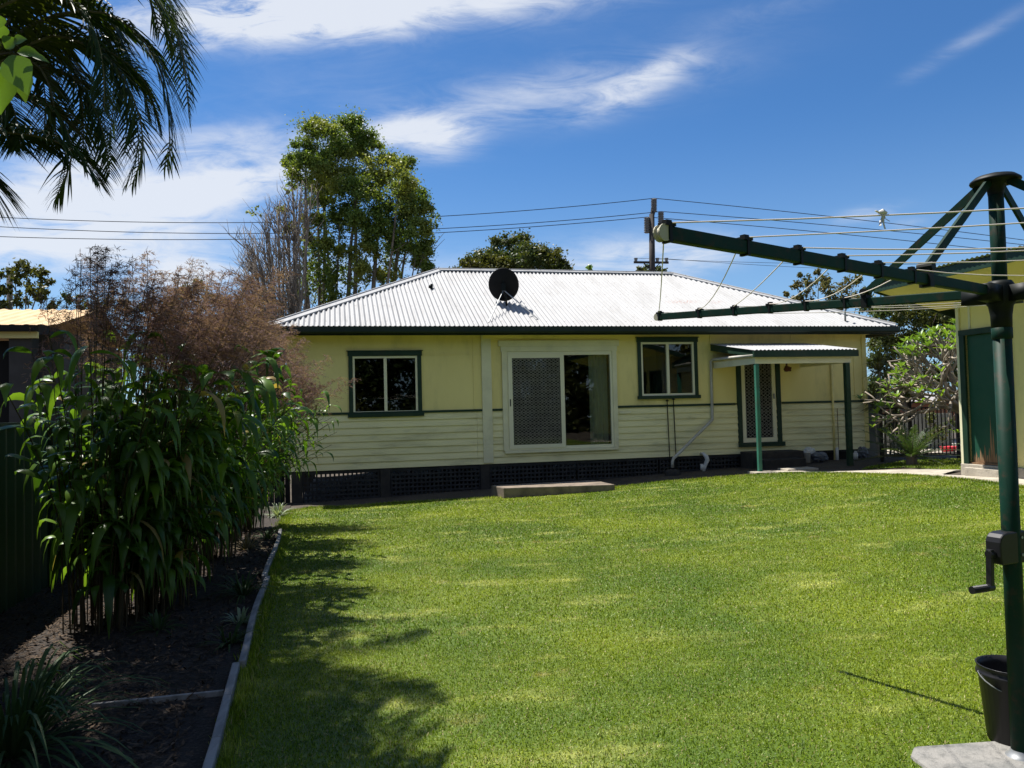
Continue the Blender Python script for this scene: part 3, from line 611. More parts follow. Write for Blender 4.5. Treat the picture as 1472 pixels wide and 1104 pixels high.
# white gooseneck vent
ua, za_ = fac(1012, 656, .25); q = lgz(ua, -.25); g = MB(); g.tube([(ua, -.1, za_+.05), (ua, -.22, za_+.06), (ua+.05, -.25, za_), (ua+.08, -.25, za_-.08), (ua+.02, -.25, q+.1), (ua-.02, -.25, q-.03)], [.03, .035, .05, .055, .04, .035], 10); g.tube([(ua-.06, -.25, q+.0), (ua-.06, -.25, q+.14)], .035, 8)
hthing(tag(g.build('waste_pipe', M['white'], None, True), 'short bent white plastic waste pipe against the dark lattice beside the back step', 'pipe'))
# porch lamp
ua, za_ = fac(1131, 530, .5); g = MB(); g.lathe((ua, -.5, za_-.07), [(0, 0), (.05, .01), (.07, .06), (.045, .11), (.02, .14), (.02, .22), (0, .22)], 12); g.bar((ua-.04, -.5, za_+.04), (ua+.11, -.5, za_+.01), .03, .05); g.bar((ua+.07, -.5, za_+.03), (ua+.09, -.5, za_-.06), .03, .03)
hthing(tag(g.build('porch_lamp', M['rust'], None), 'small dark red-brown lamp hanging under the porch roof right of the back door', 'lamp'))
# tubs and bags by the wall
def bucket(name, c, r0, r1, h, mat, parent=None):
    g = MB(); g.lathe(c, [(0, 0), (r0, 0), (r1*.97, h*.86), (r1*1.04, h*.87), (r1*1.04, h*.90), (r1, h*.91), (r1*1.01, h*.985), (r1*1.04, h), (r1*.98, h), (r1*.95, h*.9), (r0*.95, .02), (0, .02)], 32)
    return g.build(name, mat, parent, True)
ua, _ = fac(1159, 655, .45); q = lgz(ua, -.45); b_ = bucket('white_pail', (ua, -.45, q), .085, .10, .26, M['white']); hthing(tag(b_, 'small white pail standing on the dirt by the wall under the porch', 'bucket'))
def lump(name, c, r, mat, label, cat, seed):
    rr = random.Random(seed); n1, n2 = 14, 9; g = MB(); vs = []
    for i in range(n2+1):
        for j in range(n1):
            t = math.pi*i/n2; a = 2*math.pi*j/n1; k = 1+rr.uniform(-.22, .22) if 0 < i < n2 else 1
            vs.append((c[0]+r[0]*k*math.sin(t)*math.cos(a), c[1]+r[1]*k*math.sin(t)*math.sin(a), c[2]+r[2]+r[2]*k*math.cos(t)))
    fs = [(i*n1+j, (i+1)*n1+j, (i+1)*n1+(j+1) % n1, i*n1+(j+1) % n1) for i in range(n2) for j in range(n1)]; g.add(vs, fs)
    return hthing(tag(g.build(name, mat, None), label, cat))
M['bag'] = pm('crumpled_bag', (.16, .17, .19), (.08, .085, .10), 8, .35)
ua, _ = fac(1176, 657, .4); lump('plastic_bag', (ua+.02, -.42, lgz(ua, -.4)), (.20, .12, .11), M['bag'], 'crumpled grey plastic bag on the ground beside the white pail under the porch', 'bag', 3)
ua, _ = fac(1165, 648, .3); lump('cloth_bundle', (ua, -.26, lgz(ua, -.3)+.0), (.16, .1, .16), M['white'], 'pale bundled cloth heaped behind the white pail against the wall', 'cloth', 5)
ua, _ = fac(1240, 650, .35); lump('garden_hose', (ua, -.35, lgz(ua, -.4)), (.14, .10, .13), M['bag'], 'dark coiled bundle on the ground at the right corner of the house', 'hose', 8)
g = MB(); ua, _ = fac(1230, 655, .5); q = lgz(ua, -.5); g.tube([(ua, -.5, q), (ua, -.5, q+.15)], .05, 10); g.tube([(ua, -.5, q+.15), (ua, -.5, q+.19)], .03, 10); hthing(tag(g.build('plastic_bottle', M['white'], None, True), 'short white bottle standing on the ground behind the dark porch post', 'bottle'))
# grey sheet at the house corner
ua0, _ = fac(1250, 600); ua1, _ = fac(1267, 600); g = MB(); q = lgz(ua1, 0); g.box(UR+.02, ua1+.02, .1, .16, q, 1.66); g.box(UR+.02, ua1+.03, .09, .17, 1.66, 1.70); hthing(tag(g.build('side_gate', M['greyboard'], None), 'plain grey sheet gate panel standing beside the right corner of the house', 'gate'))
# ------------------------------------------------------------------ satellite dish on the roof
DC = at(724, 409.5, 17.25); foot = l2w(.09, .72, roofz(.72)); D0 = empty('satellite_dish', tuple(foot), 0, 'dark round satellite dish on a tripod mount on the white roof', 'satellite dish')
def rel(p): return tuple(np.array(p)-foot)
face = Vector((.05, 1, .55)).normalized(); a_ = face.cross(Vector((0, 0, 1))).normalized(); b_ = a_.cross(face).normalized(); c0 = Vector(rel(DC)); g = MB(); rings = [(0, -.075), (.10, -.068), (.2, -.048), (.3, -.012), (.345, .005), (.355, .012), (.34, .012), (.28, -.004), (.18, -.03), (.0, -.055)]
nn_ = 36; vs = []
for r_, h_ in rings:
    for k in range(nn_): t = 2*math.pi*k/nn_; vs.append(c0+a_*r_*math.cos(t)*.97+b_*r_*math.sin(t)*1.12+face*h_)
g.add(vs, [(i*nn_+k, i*nn_+(k+1) % nn_, (i+1)*nn_+(k+1) % nn_, (i+1)*nn_+k) for i in range(len(rings)-1) for k in range(nn_)]); g.build('reflector', M['dish'], D0, True)
mt_ = c0-face*.10+Vector((0, 0, -.02)); g = MB(); g.tube([(0, 0, -.02), (mt_.x*.3, -.01, .22), mt_+Vector((0, 0, -.08)), mt_+Vector((0, 0, .10))], .024, 8); g.build('mast', M['cast'], D0, True)
g = MB(); g.bar(mt_+Vector((-.05, 0, .0)), mt_+Vector((.05, 0, .0)), .09, .16); g.bar(mt_+Vector((0, .0, -.0)), c0-face*.05, .05, .09); g.bar(mt_+Vector((0, -.02, .1)), mt_+Vector((0, -.02, .17)), .03, .03); g.build('bracket', M['cast'], D0)
for uu_, y_ in ((-.54, -.30), (.60, -.16)):
    g = MB(); g.tube([mt_+Vector((0, 0, -.06)), rel(l2w(uu_, y_, roofz(y_)))], .012, 6); g.build('strut', M['steel'], D0)
g = MB(); e_ = c0+face*.32+a_*.0+b_*(-.22); g.tube([c0-b_*.36-face*.02, e_+a_*.20], .012, 6); g.tube([e_+a_*.20, e_+a_*.26+face*.06+b_*.04], .03, 8); g.build('feed_arm', M['cast'], D0)
P = l2w(-1.47, 1.9, roofz(1.9)); g = MB(); g.tube([(0, 0, -.01), (0, 0, .07)], .05, 10); g.tube([(.02, -.03, .03), (.02, -.03, .10)], .03, 8); v_ = g.build('roof_flashing', M['cast'], H); v_.location = (-1.47, 1.9, roofz(1.9))
# ------------------------------------------------------------------ SHED on the right
CW = at(1387, 675, 12.25); cl_ = w2l(CW); SU, SY = cl_[0], cl_[1]; SG = float(gz(CW[0], CW[1]))
S0 = empty('shed', tuple(l2w(SU, SY, SG)), TH, 'cream sheeted shed with a green door and skillion roof at the right edge', 'shed')
zt = at(1376, 437, 12.25)[2]-SG+.02; zb0 = .20                   # wall top / top of base, relative to SG
dly0, dly1 = -.12, -1.10                                       # door along -y
def sy_of(px, zrel):                                           # where a pixel column meets the wall plane
    d = ray(px, 560); n_ = EX; t = ((l2w(SU, 0)-ORG) @ n_)/(d @ n_); return w2l(ORG+t*d)[1]-SY
dl = sy_of(1383.5, 0); dr = sy_of(1458, 0)
dt = at(1395, 470, (ORG+ray(1395, 470)*12.1)[1])[2]
LEN = 6.5
g = MB(); dz1 = 2.22
dA, dB = dl-.10, dr+.10
g.box(0, .1, dA, -.0, zb0, zt); g.box(0, .1, dB, dA, dz1, zt); g.box(0, .1, -LEN, dB, zb0, zt)
g.box(.1, 4, -.1, 0, zb0, zt); sw_ = g.build('wall', M['cream'], S0)
g = MB(); g.box(-.03, .12, -.03, .03, zb0-.02, zt-.061); g.build('corner_board', M['trim'], S0)
for y_ in (-.22, dB-.6, dB-1.5, dB-2.4): g = MB(); g.box(-.012, -.001, y_-.02, y_+.02, dz1+.1 if y_ > dB else zb0, zt-.062); g.build('cover_batten', M['trim'], S0)
g = MB(); g.box(-.05, .0, -LEN, .03, zt-.06, zt); g.build('top_plate', M['trim'], S0)
g = MB(); g.box(-.04, .12, -LEN, .04, -.35, zb0-.001); g.box(-.10, -.041, dB-.05, -.10, -.35, zb0-.05); g.build('footing', M['concrete'], S0, bevel=.01)
g = MB(); g.box(-.035, .05, dA, dA+.10, zb0, dz1); g.box(-.035, .05, dB-.10, dB, zb0, dz1); g.box(-.04, .05, dB-.10, dA+.10, dz1, dz1+.09); dfr = g.build('door_frame', M['green'], S0, bevel=.004)
g = MB(); g.box(.03, .07, dB+.002, dA-.002, zb0+.03, dz1-.003); door = g.build('door', M['doorgreen'], S0)
g = MB(); rr = random.Random(4); y_ = dA-.03                  # peeled jagged patches near the bottom
hts = [.10, .14, .06, .20, .12, .26, .10, .22, .72, .5, .14, .20, .10, .16, .12, .22, .08]
wd = (dA-dB-.06)/len(hts)
for h_ in hts:
    g.add([(.0285, y_, zb0+.032), (.0285, y_-wd, zb0+.032), (.0285, y_-wd*.8, zb0+.06+h_*.6), (.0285, y_-wd*.45, zb0+.06+h_), (.0285, y_-wd*.1, zb0+.05+h_*.4)], [(0, 1, 2, 3, 4)]); y_ -= wd
g.build('peeled_patch', M['bare'], door)
g = MB(); g.box(.0, .1, dB, dA, zb0-.0, zb0+.028); g.build('door_sill', M['bare'], S0)
# small window at the far right edge of the shed wall
yw = sy_of(1485, 0); g = MB(); g.box(-.03, -.002, yw-.9, yw, 1.5, 2.3); w_ = g.build('window', M['green'], S0); g = MB(); g.box(-.034, -.031, yw-.83, yw-.07, 1.57, 2.23); g.build('pane', M['black'], w_)
# skillion roof, high along the yard side
d = ray(1256, 416); OVS = 1.02; t = ((l2w(SU-OVS, 0)-ORG) @ EX)/(d @ EX); P = ORG+t*d; ye = w2l(P)[1]-SY; zhi = P[2]-SG
s_ = (zhi-.03-zt)/OVS; Wd_ = 4.6
n_ = int((ye+LEN)/.076*6); a = np.linspace(-LEN, ye, n_); zc = .010*np.cos(2*np.pi*a/.085)
hi = zhi+.09; V = np.concatenate([np.stack([0*a-OVS-.07, a, hi+zc+.07*s_], 1), np.stack([0*a+Wd_, a, hi-(Wd_+OVS)*s_+zc], 1)]); i = np.arange(n_-1)
npmesh('roof', V, np.stack([i, i+1, i+1+n_, i+n_], -1), M['roof'], S0, True)
g = MB(); g.box(-OVS-.03, -OVS, -LEN, ye-.03, zhi-.06, hi-.012); g.build('fascia', M['green'], S0)
g = MB(); g.add([(-OVS, ye-.03, zhi-.06), (-OVS, ye, zhi-.06), (Wd_, ye, zhi-.06-(Wd_+OVS)*s_), (Wd_, ye-.03, zhi-.06-(Wd_+OVS)*s_), (-OVS, ye-.03, hi-.014), (-OVS, ye, hi-.014), (Wd_, ye, hi-.014-(Wd_+OVS)*s_), (Wd_, ye-.03, hi-.014-(Wd_+OVS)*s_)], [(0,3,2,1),(4,5,6,7),(0,1,5,4),(1,2,6,5),(2,3,7,6),(3,0,4,7)]); g.build('barge_board', M['green'], S0)
g = MB(); g.add([(-OVS, -LEN, zhi-.03), (-OVS, ye-.03, zhi-.03), (0.2, ye-.03, zhi-.03-(OVS+.2)*s_), (.2, -LEN, zhi-.03-(OVS+.2)*s_), (-OVS, -LEN, zhi-.02), (-OVS, ye-.03, zhi-.02), (0.2, ye-.03, zhi-.02-(OVS+.2)*s_), (.2, -LEN, zhi-.02-(OVS+.2)*s_)], [(0,3,2,1),(4,5,6,7),(0,1,5,4),(1,2,6,5),(2,3,7,6),(3,0,4,7)]); g.build('soffit', M['cream'], S0)
# ------------------------------------------------------------------ CLOTHES HOIST
B = gpt(1468, 1094); HP = Vector(B); T0 = empty('rotary_clothesline', tuple(HP), 0, 'tall dark green rotary clothesline with long arms at the right of the lawn', 'clothesline')
bz = B[2]
g = MB(); g.tube([(0, 0, 0), (0, 0, 1.90-bz)], .0365, 24); g.lathe((0, 0, 1.90-bz), [(.0365, -.05), (.041, -.045), (.041, 0), (.030, .006)], 24); g.build('lower_post', M['hoist'], T0, True)
g = MB(); g.tube([(0, 0, 1.88-bz), (0, 0, 2.58-bz)], .030, 24); g.build('upper_post', M['hoist'], T0, True)
g = MB(); g.lathe((0, 0, 0), [(.0, .0), (.075, 0), (.075, .012), (.045, .03), (.0367, .05)], 24); g.build('base_collar', M['steel'], T0, True)
HZ = 2.055-bz
g = MB(); g.lathe((0, 0, HZ), [(.031, -.16), (.040, -.155), (.042, -.10), (.048, -.06), (.055, -.05), (.055, .035), (.045, .05), (.031, .052)], 24)
az0 = R(214.5); arms = [(az0, .035), (az0-math.pi/2, .125), (az0-math.pi, .12), (az0+math.pi/2, .06)]; LA = 2.06
for az, s in arms:
    c_, s_ = math.cos(az), math.sin(az); g.bar((c_*.04, s_*.04, HZ-.01), (c_*.15, s_*.15, HZ-.005), .06, .07)
g.build('hub', M['cast'], T0, True)
g = MB(); zc_ = 2.545-bz; g.lathe((0, 0, zc_), [(.0, .034), (.04, .032), (.078, .022), (.098, .006), (.100, .0), (.097, -.006), (.06, -.008), (.036, -.015), (.031, -.06)], 32); g.build('top_cap', M['cast'], T0, True)
rpos = [2.06, 1.72, 1.45, 1.20, .97, .74]
def armp(k, r_, dz=0): az, s = arms[k]; return Vector((math.cos(az)*r_, math.sin(az)*r_, HZ+s*(r_/LA)+dz))
for k in range(4):
    g = MB(); g.bar(armp(k, .10), armp(k, LA), .028, .043); a_o = g.build('arm', M['hoist'], T0, bevel=.004)
    g = MB(); az = arms[k][0]; dv = Vector((math.cos(az), math.sin(az), 0)); sv = Vector((-dv.y, dv.x, 0)); p_ = armp(k, LA)
    g.tube([p_+dv*.010-sv*.009, p_+dv*.010+sv*.009], .018, 16); g.tube([p_+dv*.010-sv*.013, p_+dv*.010-sv*.009], .025, 16); g.tube([p_+dv*.010+sv*.009, p_+dv*.010+sv*.013], .025, 16); g.build('end_pulley', M['pulley'] if 'pulley' in M else M['line'], a_o, False)
    for r_ in rpos:
        g = MB(); q_ = armp(k, r_-.01); g.bar(q_-dv*.020+Vector((0, 0, .026)), q_+dv*.020+Vector((0, 0, .026)), 0.034, .010); g.bar(q_-dv*.011+Vector((0, 0, .034)), q_+dv*.011+Vector((0, 0, .034)), .018, .010); g.bar(q_-dv*.006, q_+dv*.006, .033, .052)
        g.build('line_clip', M['cast'], a_o)
    rs = .84 if k else .60
    rs = .62
    top = Vector((math.cos(az)*.055, math.sin(az)*.055, zc_-.005)); bot = armp(k, rs, .045)
    g = MB(); g.bar(top, bot, .012, .036, tuple(sv.cross(bot-top))); g.build('strut', M['hoist'], T0)
    g = MB(); g.bar(armp(k, rs, -.03)+dv*0, armp(k, rs, .06), .045, .03, tuple(dv)); g.tube([armp(k, rs, .05)-sv*.03, armp(k, rs, .05)+sv*.03], .018, 12); g.build('strut_bracket', M['cast'], T0)
for k in range(4):
    for j, r_ in enumerate(rpos):
        a = armp(k, r_, .03); b = armp((k+1) % 4, r_, .03); pts = []
        if k == 0: pass
        for i in range(9):
            t = i/8; p_ = a.lerp(b, t); p_.z -= .035*4*t*(1-t)*(1+.6*math.sin(j*2.3+k)); pts.append(p_)
        g = MB(); g.tube(pts, .0022, 6, False); ln = g.build('line', M['line'], T0, True)
        if k == 3 and j == 0:
            kt = SB(); cpt = np.array(a.lerp(b, .0))+0
# a frayed white tie on the outer near line
A0 = armp(0, rpos[0], .03); A3 = armp(3, rpos[0], .03); kp = A3.lerp(A0, .80); kp.z -= .02
g = MB()
g.tube([kp+Vector((-.012, 0, .004)), kp+Vector((0, .002, .006)), kp+Vector((.012, 0, .002))], [.003, .0085, .003], 8)
for (ex_, ez_) in ((-.012, -.034), (.004, -.042), (.014, -.022), (-.022, .008)):
    m1 = kp+Vector((ex_*.4, .003, ez_*.5)); e = kp+Vector((ex_, random.uniform(-.008, .008), ez_)); g.bar(kp, m1, .007, .0015); g.bar(m1, e, .006, .0015)
tag(g.build('line_tie', M['white'], T0), 'frayed white rag tie')
# crank gearbox: facing left
cd = Vector((-.93, -.36, 0)).normalized(); sd_ = Vector((-cd.y, cd.x, 0)); cz = .95-bz
def prism(profile, mat, name, parent, w):
    g = MB(); n_ = len(profile); vs = []
    for sg in (-1, 1):
        for a, z in profile: vs.append(cd*a+sd_*sg*w+Vector((0, 0, z)))
    g.add(vs, [tuple(range(n_)), tuple(range(n_, 2*n_))[::-1]]+[(i, n_+i, n_+(i+1) % n_, (i+1) % n_) for i in range(n_)]); return g.build(name, mat, parent, bevel=.006)
prof = [(-.045, cz-.065), (.105, cz-.065), (.115, cz-.03), (.115, cz+.03), (.108, cz+.05), (.092, cz+.064), (.07, cz+.07), (-.045, cz+.072)]
gb = prism(prof, M['black'], 'gearbox', T0, .035)
g = MB()
for z_ in (cz+.045, cz-.03): q_ = -sd_*0+cd*(-.015); g.tube([q_-sd_*.037+Vector((0, 0, z_)), q_-sd_*.040+Vector((0, 0, z_))], .006, 10); g.tube([q_+sd_*.037+Vector((0, 0, z_)), q_+sd_*.040+Vector((0, 0, z_))], .006, 10)
g.build('screw', M['steel'], gb)
g = MB(); h0 = cd*.11+Vector((0, 0, cz-.02)); h1 = cd*.145+Vector((0, 0, cz-.02)); g.tube([h0, h1], .018, 12); g.bar(h1+Vector((0, 0, .02))-cd*.012, h1+cd*(-.005)+Vector((0, 0, -.145)), .026, .020, tuple(cd)); g.tube([h1+Vector((0, 0, -.14))-cd*.02, h1+Vector((0, 0, -.14))+cd*.02], .016, 10); ck = g.build('crank', M['black'], T0, bevel=.002)
g = MB(); gp = h1+Vector((0, 0, -.14))+cd*.02; pts = []; rad = []
for i in range(21): pts.append(gp+cd*(.085*i/20)); rad.append(.0135 if i % 2 else .0165)
g.tube(pts, rad, 12); g.build('hand_grip', M['black'], ck, False)
M['pulley'] = pm('cream_pulley', (.38, .36, .26), rough=.5)
for o_ in list(T0.children_recursive):
    if o_.name.startswith('end_pulley'): o_.data.materials.clear(); o_.data.materials.append(M['pulley'])
# pad under the hoist, bucket
vs = PAD
g = MB(); zp = float(B[2]); n_ = len(vs); g.add([(v[0], v[1], zp-.12) for v in vs]+[(v[0], v[1], zp+.022) for v in vs], [tuple(range(n_)), tuple(range(n_, 2*n_))]+[(i, (i+1) % n_, n_+(i+1) % n_, n_+i) for i in range(n_)])
tag(g.build('concrete_pad', M['padgrey'], None, bevel=.02), 'rough grey concrete pad under the clothesline post', 'concrete pad')
bc = at(1459, 1094, 3.52); bc[2] = zp+.022; Bk = empty('bucket', tuple(bc), 0, 'black plastic bucket behind the foot of the clothesline post', 'bucket')
bc2 = bucket('pail', (0, 0, 0), .105, .135, .33, M['black'], Bk)
g = MB(); pts = [(.14*math.cos(t), -.11*math.sin(t)*1.0, .285-.06*math.sin(t)) for t in np.linspace(-.2, math.pi+.2, 16)]; g.tube(pts, .0028, 6); g.build('handle', M['steel'], Bk)
# ------------------------------------------------------------------ timber border
def ledge(u, ly): P = l2w(u, ly); P[2] = float(gz(P[0], P[1])); return P
brk = [(-14.4, -10.95, 'nearest'), (-10.93, -8.3, 'middle'), (-8.28, -4.7, 'farthest')]
lbs = ['long grey timber edging board nearest the camera between mulch and lawn', 'middle grey timber edging board of the garden border, slightly knocked out of line', 'farthest grey timber edging board running towards the house wall']
for k, (a, b, nm) in enumerate(brk):
    g = MB(); P = [ledge(BUf(a+(b-a)*i/6)+(.012 if k == 1 else 0)+.012*math.sin(a+i)+.0, a+(b-a)*i/6) for i in range(7)]
    for p, q in zip(P[:-1], P[1:]): g.bar(p+np.array([0, 0, .015]), q+np.array([0, 0, .015]), .045, .095)
    tag(g.build('edging_board', M['timber'], None, bevel=.008), lbs[k], 'edging', 'timber boards edging the garden bed')
p = gpt(322, 998); q = gpt(132, 1018); g = MB(); g.bar(p+np.array([0, 0, -.01]), q+np.array([0, 0, -.01]), .022, .07); tag(g.build('divider_board', M['timber'], None, bevel=.003), 'thin weathered board lying across the mulch from fern to timber edging', 'board')
# ------------------------------------------------------------------ left fence
g = MB(); FU = -6.45; ys = np.arange(-13.2, -.6, .0475); prof_x = [0, 0, .03, .03]; zt_ = 1.56
VV = []; k = 0
for i, y_ in enumerate(ys):
    P = l2w(FU+prof_x[i % 4], y_); gzv = float(gz(P[0], P[1])); VV.append((P[0], P[1], gzv-.2)); VV.append((P[0], P[1], zt_))
FS0 = l2w(FU, -6); F0 = empty('steel_fence', (FS0[0], FS0[1], 0), 0, 'dark green ribbed steel fence behind the tall grass on the left', 'fence')
VV = np.array(VV)-np.array([FS0[0], FS0[1], 0]); i = np.arange(len(ys)-1)*2; npmesh('sheeting', VV, np.stack([i, i+2, i+3, i+1], -1), M['colorbond'], F0)
g = MB(); a = l2w(FU+.015, -13.2, zt_)-np.array([FS0[0], FS0[1], 0]); b = l2w(FU+.015, -.6, zt_)-np.array([FS0[0], FS0[1], 0]); g.bar(a, b, .06, .05); g.build('top_rail', M['colorbond'], F0)
for y_ in np.arange(-12.4, -.6, 2.35):
    P = l2w(FU+.05, y_)-np.array([FS0[0], FS0[1], 0]); g = MB(); g.box(P[0]-.025, P[0]+.025, P[1]-.025, P[1]+.025, -.1, zt_-.03); g.build('post', M['colorbond'], F0)
RF = l2w(-6.4, .25); rf0 = empty('return_fence', (RF[0], RF[1], -.3), TH, 'dark fence panel between the boundary fence and the left corner of the house', 'fence')
g = MB(); [g.box(i*.105, i*.105+.098, 0, .02, 0, 1.95) for i in range(17)]; g.build('palings', M['lattice'], rf0)
g = MB(); g.box(0, 1.68, .021, .06, .4, .47); g.build('rail', M['pier'], rf0); g = MB(); g.box(1.50, 1.62, -.10, -.01, 0, 1.15); g.build('post', M['lattice'], rf0)
# ------------------------------------------------------------------ neighbour's garage, left
NP = at(52, 600, 13.5); NG = empty('garage', (NP[0], NP[1], -.1), TH, "neighbour's dark block garage with an ochre roof beyond the fence at the left", 'garage')
z1 = at(52, 488, 13.5)[2]+.1; z2 = at(52, 473, 13.5)[2]+.1; z3 = at(60, 447, 15.7)[2]+.1
for b_ in ((-.05, .0, .001, 4.2, 0, z1+.3), (-.35, .0, -.2, 0, 0, z1), (-6.5, -3.2, -.2, 0, 0, z1)): g = MB(); g.box(*b_); g.build('wall', M['block'], NG)
g = MB(); g.box(.0, .4, .15, 4.0, 0, z1+.1); g.build('side_wall', M['block'], NG)
g = MB(); g.box(-3.2, -.35, .0, .05, 0, z1-.02); g.build('doorway', M['dark'], NG)  # near-black sheet stands in for the shade inside the open doorway
g = MB(); g.box(-6.6, .12, -.28, -.21, z1, z1+.11); g.build('lintel', M['cream'], NG)
g = MB(); g.box(-6.6, .14, -.42, -.29, z1+.11, z2+.03); g.build('gutter', M['dark'], NG)
xs = np.arange(-6.6, .5, .035); zc = .012*np.cos(2*np.pi*xs/.22)
V = np.concatenate([np.stack([xs, 0*xs-.42, z2+.03+zc], 1), np.stack([xs, 0*xs+2.2, z3+zc], 1), np.stack([xs, 0*xs+4.4, z2+zc], 1)]); n_ = len(xs); i = np.arange(n_-1); F = np.concatenate([np.stack([i, i+1, i+1+n_, i+n_], -1), np.stack([i, i+1, i+1+n_, i+n_], -1)+n_])
npmesh('roof', V, F, M['orange'], NG, True)
# ------------------------------------------------------------------ vegetation helpers
def foliage(sb, C, Rr, n, L, Wd, sub=9, flat=.85, hang=0):
    """leaf cloud made of sub-clumps on and inside a ball"""
    C = np.array(C, float); cs = C+rdir(sub)*Rr*rng.uniform(.35, .85, (sub, 1))*np.array([1, 1, flat]); rs = Rr*rng.uniform(.30, .55, sub)
    k = rng.integers(0, sub, n); d = rdir(n); r_ = rs[k]*np.minimum(np.abs(rng.normal(size=n))*.62, 1.5); P = cs[k]+d*r_[:, None]*np.array([1, 1, flat])
    D = nrm(d*.7+rdir(n)+np.array([0, 0, -hang])); S = nrm(np.cross(D, d+rdir(n)*.7))
    sb.leaves(P, L*rng.uniform(.6, 1.3, n), Wd*rng.uniform(.7, 1.3, n), D, S)
def limb(g, p, q, r0, r1, n=6, wob=.12, sides=7):
    p = Vector(p); q = Vector(q); l = (q-p).length; pts = []; rad = []; off = Vector((0, 0, 0))
    for i in range(n+1):
        t = i/n; off += Vector((random.gauss(0, 1), random.gauss(0, 1), random.gauss(0, .4)))*wob*l/n*.5
        pts.append(p.lerp(q, t)+off*(math.sin(math.pi*t)*.8+.2*t)); rad.append(r0*(1-t)+r1*t)
    g.tube(pts, rad, sides); return pts
# tall many-stemmed leafy tree behind the house
YT = 33.
base = at(520, 560, YT); base[2] = -.2; TA = empty('tall_tree', tuple(base), 0, 'tall many-stemmed tree with a yellow-green crown behind the left of the house', 'tree')
clA = [(462, 205, 40), (500, 192, 36), (430, 215, 24), (440, 245, 34), (485, 235, 46), (530, 215, 34), (547, 245, 34), (515, 265, 42), (465, 278, 34), (575, 262, 28), (598, 285, 24), (572, 300, 38), (530, 310, 38), (600, 330, 24), (612, 355, 18), (575, 345, 30), (540, 350, 26), (490, 310, 28), (600, 375, 16), (455, 315, 14), (440, 345, 12), (520, 385, 14), (470, 350, 14), (495, 360, 14), (545, 395, 12), (480, 400, 10), (615, 385, 10), (417, 232, 14), (585, 235, 14), (612, 300, 12), (510, 178, 18), (455, 182, 16)]
sb = SB(); g = MB(); gb_ = Vector(base)
ctr = []
for (x, y, r_) in clA:
    Yd = YT+random.uniform(-1.6, 1.6); c = at(x, y, Yd); rr_ = r_/FPX*YT*1.05; ctr.append((c, rr_)); foliage(sb, c, rr_, int(900+rr_*rr_*3600), .125, .068, sub=16)
for i in range(70):
    x = random.uniform(435, 622); y = random.uniform(315, 440)
    if x > 590 and y > 400: continue
    foliage(sb, at(x, y, YT+random.uniform(-1.5, 1.5)), random.uniform(.3, .75), random.randint(90, 320), .13, .07, sub=14, flat=1.4)
sb.build('crown', M['lf_tree'], TA)
stems = []
for i, x in enumerate((440, 452, 463, 478, 492, 500, 512, 522, 540, 552, 562, 575, 588, 600)):
    c = min(ctr, key=lambda q: abs((q[0][0]/q[0][1])*FPX+736-(x+(x-520)*.25))+random.uniform(0, 30)-(q[0][2] > 8)*15); b0 = at(500+(x-520)*.75, 560, YT+random.uniform(-1, 1)); b0[2] = -.2
    pts = limb(g, Vector(b0)-gb_, Vector(c[0])-gb_, random.uniform(.10, .20), .03, 8, .05); stems.append(pts)
    for m_ in range(7):
        p = random.choice(pts[3:-2]); q_ = p+Vector((random.uniform(-1.1, 1.1), random.uniform(-1, 1), random.uniform(.2, .9))); limb(g, p, q_, .03, .010, 4, .15, 5)
for i in range(9):                                             # bare fan of twigs on the lower right
    p = Vector(at(585, 440, YT))-gb_; q_ = Vector(at(random.uniform(590, 632), random.uniform(345, 440), YT+random.uniform(-1, 1)))-gb_; pts = limb(g, p, q_, .05, .012, 5, .1, 5)
    for m_ in range(3): s_ = random.choice(pts[1:]); limb(g, s_, s_+Vector((random.uniform(.1, 1), random.uniform(-.5, .5), random.uniform(.2, .9))), .018, .007, 3, .1, 4)
g.build('trunk', M['midbark'], TA, True)
base = at(415, 560, YT-2); base[2] = -.2; TB = empty('bare_tree', tuple(base), 0, 'leafless fine-branched tree left of the tall leafy tree behind the house', 'tree')
gb_ = Vector(base); g = MB()
for i in range(36):
    x0_ = 412+random.uniform(-14, 30); t_ = i/26; xt = 352+t_*95+random.uniform(-6, 6); yt = 375-95*math.sin(t_*1.4+.3)+random.uniform(-25, 20)
    if i > 26: xt = random.uniform(338, 375); yt = random.uniform(335, 430); x0_ = random.uniform(385, 420)
    Yd = YT-2+random.uniform(-1.5, 1.5); b0 = at(x0_, 560, Yd); b0[2] = -.2
    tp = Vector(at(xt, yt, Yd))-gb_; pts = limb(g, Vector(b0)-gb_, tp, random.uniform(.06, .11), .014, 10, .05, 6)
    for m_ in range(18):
        j = random.randint(4, 9); p = pts[j]; sc = .5+.5*(10-j)/6; dr_ = (pts[j+1]-pts[j-1]).normalized(); q_ = p+dr_*random.uniform(.5, 1.5)*sc+Vector((random.uniform(-1.1, .7), random.uniform(-.6, .6), random.uniform(0, .5)))*sc
        p2 = limb(g, p, q_, .022, .009, 3, .1, 4)
        for k in range(3): s_ = random.choice(p2[1:]); limb(g, s_, s_+dr_*random.uniform(.2, .5)+Vector((random.uniform(-.5, .4), random.uniform(-.3, .3), random.uniform(-.05, .3))), .011, .005, 2, .1, 3)
g.build('trunk', M['midbark'], TB, True)
sb = SB(); foliage(sb, at(366, 305, YT-2), .35, 90, .13, .07, 6)
for (x, y) in ((405, 300), (420, 330), (413, 270), (432, 360)): foliage(sb, at(x, y, YT-2), .4, 90, .2, .11, 4)
sb.build('crown', M['lf_tree'], TB)
